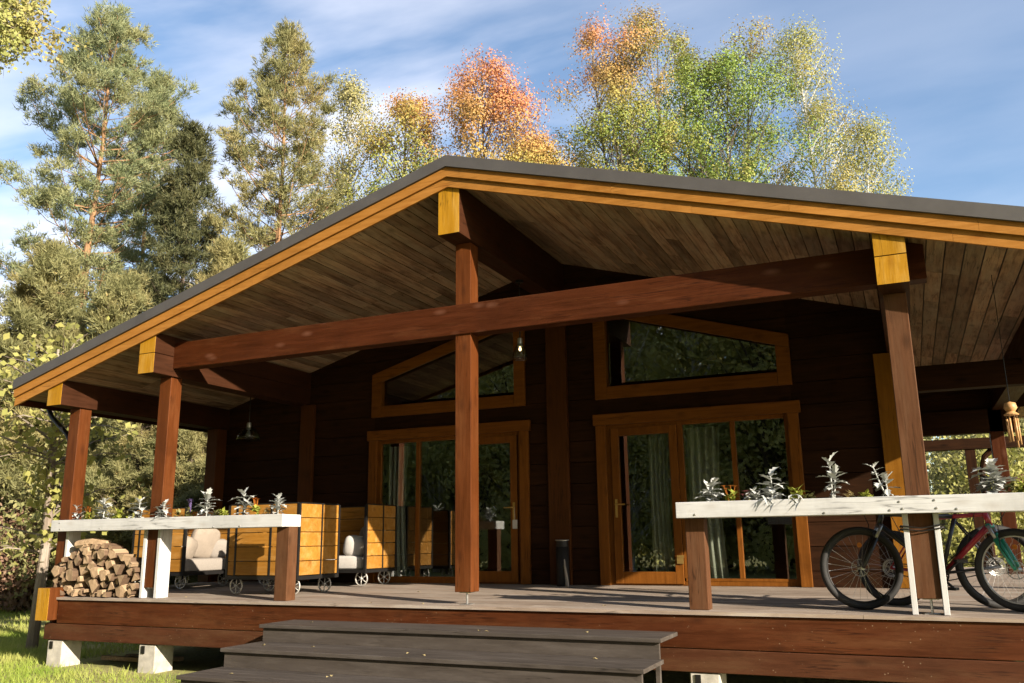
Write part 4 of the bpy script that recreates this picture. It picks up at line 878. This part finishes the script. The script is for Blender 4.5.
# second rank of pines and birches filling the wood on the left (copies of two masters)
yp = pine('pine_tree', 'young bushy pine in the wood left of the cabin', 'pine tree', at(-43, 24), 9.5, .3, 2.5, 'needle2', 'bark_dark', .36, 6, 1.2, 'cone', .22, group='young pines left of the cabin', r0=.1)
for b_, d_, s_c in ((-49.5, 25, .9), (-46.6, 33, .95), (-53.5, 26, 1.0), (-57.0, 31, .85), (-41.2, 33, 1.0), (-38, 27, 1.0), (-51, 38, .9), (-47.8, 21, .62), (-44.6, 20, .55), (-36, 33, 1.1), (-55, 40, .95), (-60, 28, 1.2)):
    c = copy_tree(yp); c.location = at(b_, d_); c.scale = (s_c,)*3; c.rotation_euler.z = random.uniform(0, 6.28)
for b_, d_, rx, h, mt, lb in ((-55.9, 27, 1.1, 1.9, 'redbush', 'russet bare stemmed bush at the far left edge of the lawn'), (-53.2, 24, 1.2, 2.1, 'redbush', 'dark russet bush behind the slim grey trunk'),
        (-50.4, 23, 1.8, 3.2, 'bush', 'olive bush seen between the two left porch posts'), (-47.2, 22, 1.6, 3.0, 'bush', 'olive bush seen right of the second porch post'), (-57.5, 28, 2.2, 4.2, 'hazel', 'tall yellow green bush at the left edge'),
        (4.6, 24, 2.0, 3.6, 'hazel', 'sunlit yellow bush seen through the right side porch'), (7.6, 26, 2.2, 4.4, 'bush', 'olive bush at the right edge behind the side porch'), (2.6, 27, 2.0, 4.0, 'bush', 'olive bush hidden mostly by the right porch post')):
    bush(lb, at(b_, d_), rx, h, mt, 8000, .12)
c = copy_tree(yp); c.location = at(6.3, 30); c.scale = (1.0,)*3; c['label'] = 'young pine seen through the right side porch'; c['group'] = ''; del c['group']
# hazel sapling beside the deck corner and the birch bough in the top left corner
hz = thing('hazel_tree', 'slim mottled grey sapling with big pale leaves beside the left deck corner', 'hazel tree', at(-52.4, 15.2)); hx, hy, hzz = at(-52.4, 15.2)
m = MB(); P = []; m.tube([(hx, hy, hzz), (hx+.05, hy+.02, hzz+1.6), (hx+.02, hy, hzz+2.6), (hx-.25, hy+.1, hzz+4.6)], [.085, .07, .06, .02], 9)
for i in range(60):
    f = random.uniform(.30, 1.0); b0 = Vector((hx, hy, hzz+4.4*f)); a = random.uniform(0, 6.28); ln = random.uniform(.7, 1.9)*(1.15-.35*f)
    if math.cos(a) > .35: ln *= .45
    c = b0+Vector((math.cos(a)*ln, math.sin(a)*ln, random.uniform(-.2, .7))); m.tube([b0, b0.lerp(c, .5)+Vector((0, 0, .12)), c], [.018, .01, .004], 4, False)
    n = random.randint(16, 38); u = rng.uniform(0, .8, n)[:, None]; P.append(np.array(c)*(1-u)+np.array(b0)*u+rng.normal(size=(n, 3))*.16)
obj('trunk', m, 'bark_grey', hz); C = np.concatenate(P); obj('crown', quads(C, .115, .75), 'hazel', hz)
bz = thing('birch_tree', 'overhanging birch boughs with small leaves in the top left corner', 'birch tree', at(-63, 13.5)); bx, by, _ = at(-63, 13.5); m = MB(); P = []
m.tube([(bx, by, GZ), (bx+.2, by, 3), (bx+.3, by+.1, 7), (bx+.2, by+.2, 10.5)], [.16, .13, .09, .02], 9)
for i in range(15):
    h = random.uniform(7.5, 9.0); b0 = Vector((bx+.25, by+.1, h)); a = R(random.uniform(20, 100)); ln = random.uniform(1.0, 2.0); c = b0+Vector((math.cos(a)*ln, math.sin(a)*ln, random.uniform(-.1, .7)))
    m.tube([b0, b0.lerp(c, .5)+Vector((0, 0, .25)), c], [.014, .009, .004], 5, False)
    for k in range(14):
        p = b0.lerp(c, random.uniform(.4, 1.0)); e = p+Vector((random.uniform(-.35, .35), random.uniform(-.35, .35), -random.uniform(.15, .6))); m.tube([p, e], [.004, .002], 3, False)
        n = 30; u = rng.uniform(0, 1, n)[:, None]; P.append(np.array(p)*(1-u)+np.array(e)*u+rng.normal(size=(n, 3))*.07)
obj('trunk', m, 'bark_grey', bz); obj('crown', quads(np.concatenate(P), .065, .75), 'birch', bz)
# far wood closing the view behind the named trees
P = []
for i in range(900):
    a = random.uniform(-75, 30); d_ = random.uniform(44, 62); x, y, _ = at(a, d_); hmax = 7.0+1.5*math.sin(a*.35)+1.5*math.sin(a*1.1+1)
    if a > -8: hmax *= .8
    zc_ = random.uniform(0, hmax); n = 70; P.append(np.array((x, y, GZ+zc_))+rng.normal(size=(n, 3))*np.array([1.0, 1.0, .9]))
tag(obj('far_wood', quads(np.concatenate(P), .42), 'bush'), kind='stuff')
# pale fence at the far left
fe = MB(); x, y, _ = at(-54.6, 34)
for i in range(22): fe.box(x-2.2+i*.2, x-2.2+i*.2+.18, y-.3+.02*i, y-.27+.02*i, GZ, GZ+2.0+random.uniform(-.02, .02))
tag(obj('garden_fence', fe, 'palewall', origin=(x, y, GZ)), 'pale bluish plank fence behind the russet bushes at the left edge', 'fence')
# dark lean-to frame behind the right side porch
pg = thing('pergola', 'dark timber pergola frame behind the right side porch', 'pergola', (5.6, 11.5, GZ))
for x in (5.55, 7.6):
    m = MB(); m.box(x-.09, x+.09, 11.4, 11.6, GZ, 2.25); obj('post', m, 'log_z', pg)
m = MB(); m.box(3.8, 8.0, 11.38, 11.62, 2.255, 2.47); obj('beam', m, 'log_x', pg)
m = MB(); m.tube([(5.95, 11.5, 2.24), (5.80, 11.5, 2.1), (5.72, 11.5, 1.8), (5.70, 11.5, GZ)], .06, 8); obj('brace', m, 'log_z', pg)

# trees in front of the cabin, seen only mirrored in the panes
mt_ = broad('birch_tree', 'birch in the grove before the cabin, mirrored in the panes', 'birch tree', (-9, -27, GZ), 15, 1.0, 3.0, 'grove', 'bark_birch', 110, 60, .26, .55, 'flame', .12, droop=.3, group='grove mirrored in the panes')
ma_ = broad('aspen_tree', 'leafy tree in the grove before the cabin, mirrored in the panes', 'aspen tree', (-4, -30, GZ), 15, .6, 3.2, 'grove', 'bark_dark', 110, 60, .28, .6, 'flame', .12, group='grove mirrored in the panes')
for i in range(64):
    c = copy_tree(random.choice((mt_, ma_, ma_))); c.location = (-48+(i % 32)*2.2+random.uniform(-.9, .9), (-24 if i < 32 else -31)+random.uniform(-1.5, 1.5), GZ); s_c = random.uniform(1.2, 1.65); c.scale = (s_c,)*3; c.rotation_euler.z = random.uniform(0, 6.28)
# lawn
def lawn(n, x0, x1, y0, y1, h, w):
    x = rng.uniform(x0, x1, n); y = rng.uniform(y0, y1, n); keep = ~((x > -6.05) & (x < 6.2) & (y > -0.10)) & ~((x > -2.1) & (x < 2.4) & (y > -2.4)) 
    f = np.sin(x*2.1+1)+np.sin(y*2.7)+np.sin(x*.8-y*1.3); keep &= rng.uniform(size=n) < np.clip(.75+.18*f, .25, 1)
    keep &= ~((x > -6.2) & (y > -.35) & (rng.uniform(size=n) < .7))
    x, y = x[keep], y[keep]; n = len(x); a = rng.uniform(0, 6.28, n); hh = h*rng.uniform(.45, 1.3, n); lx, ly = rng.normal(size=n)*hh*.45, rng.normal(size=n)*hh*.45
    return np.stack([np.stack([x-np.cos(a)*w, y-np.sin(a)*w, np.full(n, GZ)], 1), np.stack([x+np.cos(a)*w, y+np.sin(a)*w, np.full(n, GZ)], 1), np.stack([x+lx, y+ly, GZ+hh], 1)], 1).reshape(-1, 3)
V = np.concatenate([lawn(70000, -11, -1.9, -3.2, 3, .085, .005), lawn(60000, -26, -6, 0, 16, .10, .011)])
tag(obj('grass', (V, np.arange(len(V)).reshape(-1, 3), 3), 'grass'), kind='stuff')

# ------------------------------------------------------------------ sun, sky, camera
AZ, EL = R(67.0), R(20.5)
sv = Vector((math.sin(AZ)*math.cos(EL), -math.cos(AZ)*math.cos(EL), math.sin(EL)))
sl_ = bpy.data.lights.new('sun', 'SUN'); sl_.energy = 5.0; sl_.angle = R(0.5); sl_.color = (1.0, 0.89, 0.74)
so = bpy.data.objects.new('sun', sl_); COL.objects.link(so); so.rotation_euler = sv.to_track_quat('Z', 'Y').to_euler(); so.location = sv*60
W = bpy.data.worlds.new('World'); S.world = W; W.use_nodes = True; nt = W.node_tree; nt.nodes.clear()
out = nt.nodes.new('ShaderNodeOutputWorld'); bg = N(nt, 'ShaderNodeBackground', Strength=0.098)
sky = N(nt, 'ShaderNodeTexSky'); sky.sky_type = 'NISHITA'; sky.sun_disc = False; sky.sun_elevation = EL; sky.sun_rotation = math.atan2(sv.x, sv.y); sky.air_density = 1.0; sky.dust_density = 0.6; sky.ozone_density = 2.0
tc0 = N(nt, 'ShaderNodeTexCoord'); sp = N(nt, 'ShaderNodeSeparateXYZ'); L(nt, tc0.outputs['Generated'], sp.inputs[0])
zc0 = mth(nt, 'MAXIMUM', sp.outputs[2], 0.06); cv = N(nt, 'ShaderNodeCombineXYZ'); L(nt, mth(nt, 'DIVIDE', sp.outputs[0], zc0), cv.inputs[0]); L(nt, mth(nt, 'DIVIDE', sp.outputs[1], zc0), cv.inputs[1])
mp = N(nt, 'ShaderNodeMapping'); mp.inputs['Scale'].default_value = (0.7, 1.5, 1); mp.inputs['Rotation'].default_value = (0, 0, R(12)); mp.inputs['Location'].default_value = (1.7, 0.35, 0); L(nt, cv.outputs[0], mp.inputs[0])
n1 = N(nt, 'ShaderNodeTexNoise', Scale=1.1, Detail=7.0, Roughness=0.5, Distortion=0.3); L(nt, mp.outputs[0], n1.inputs[0])
dvx = N(nt, 'ShaderNodeSeparateXYZ'); L(nt, cv.outputs[0], dvx.inputs[0])
cov = maprange(nt, dvx.outputs[0], -0.9, -0.1, 1.0, 0.14)
cf = mth(nt, 'MULTIPLY', maprange(nt, n1.outputs[0], 0.40, 0.68, 0.03, 1.0), cov)
mix = mixc(nt, cf, sky.outputs[0], (5.6, 5.6, 6.1)); L(nt, mix, bg.inputs[0]); L(nt, bg.outputs[0], out.inputs[0])
cam = bpy.data.cameras.new('camera'); co = bpy.data.objects.new('camera', cam); COL.objects.link(co)
cam.sensor_width = 36; cam.lens = 860.9*36/1024; cam.clip_end = 2000
ax, up, fw = Vector((0.91030992, 0.41374403, -0.01231737)), Vector((0.10345147, -0.19859698, 0.97460609)), Vector((-0.40079126, 0.88846785, 0.22358723))
mw = Matrix((ax, up, -fw)).transposed().to_4x4(); mw.translation = (4.3284, -8.2694, 0.6013); co.matrix_world = mw; S.camera = co
S.view_settings.view_transform = 'Standard'; S.view_settings.look = 'None'; S.view_settings.exposure = 1.3; S.view_settings.gamma = 1
S.cycles.max_bounces = 8; S.cycles.diffuse_bounces = 1; S.cycles.transparent_max_bounces = 16
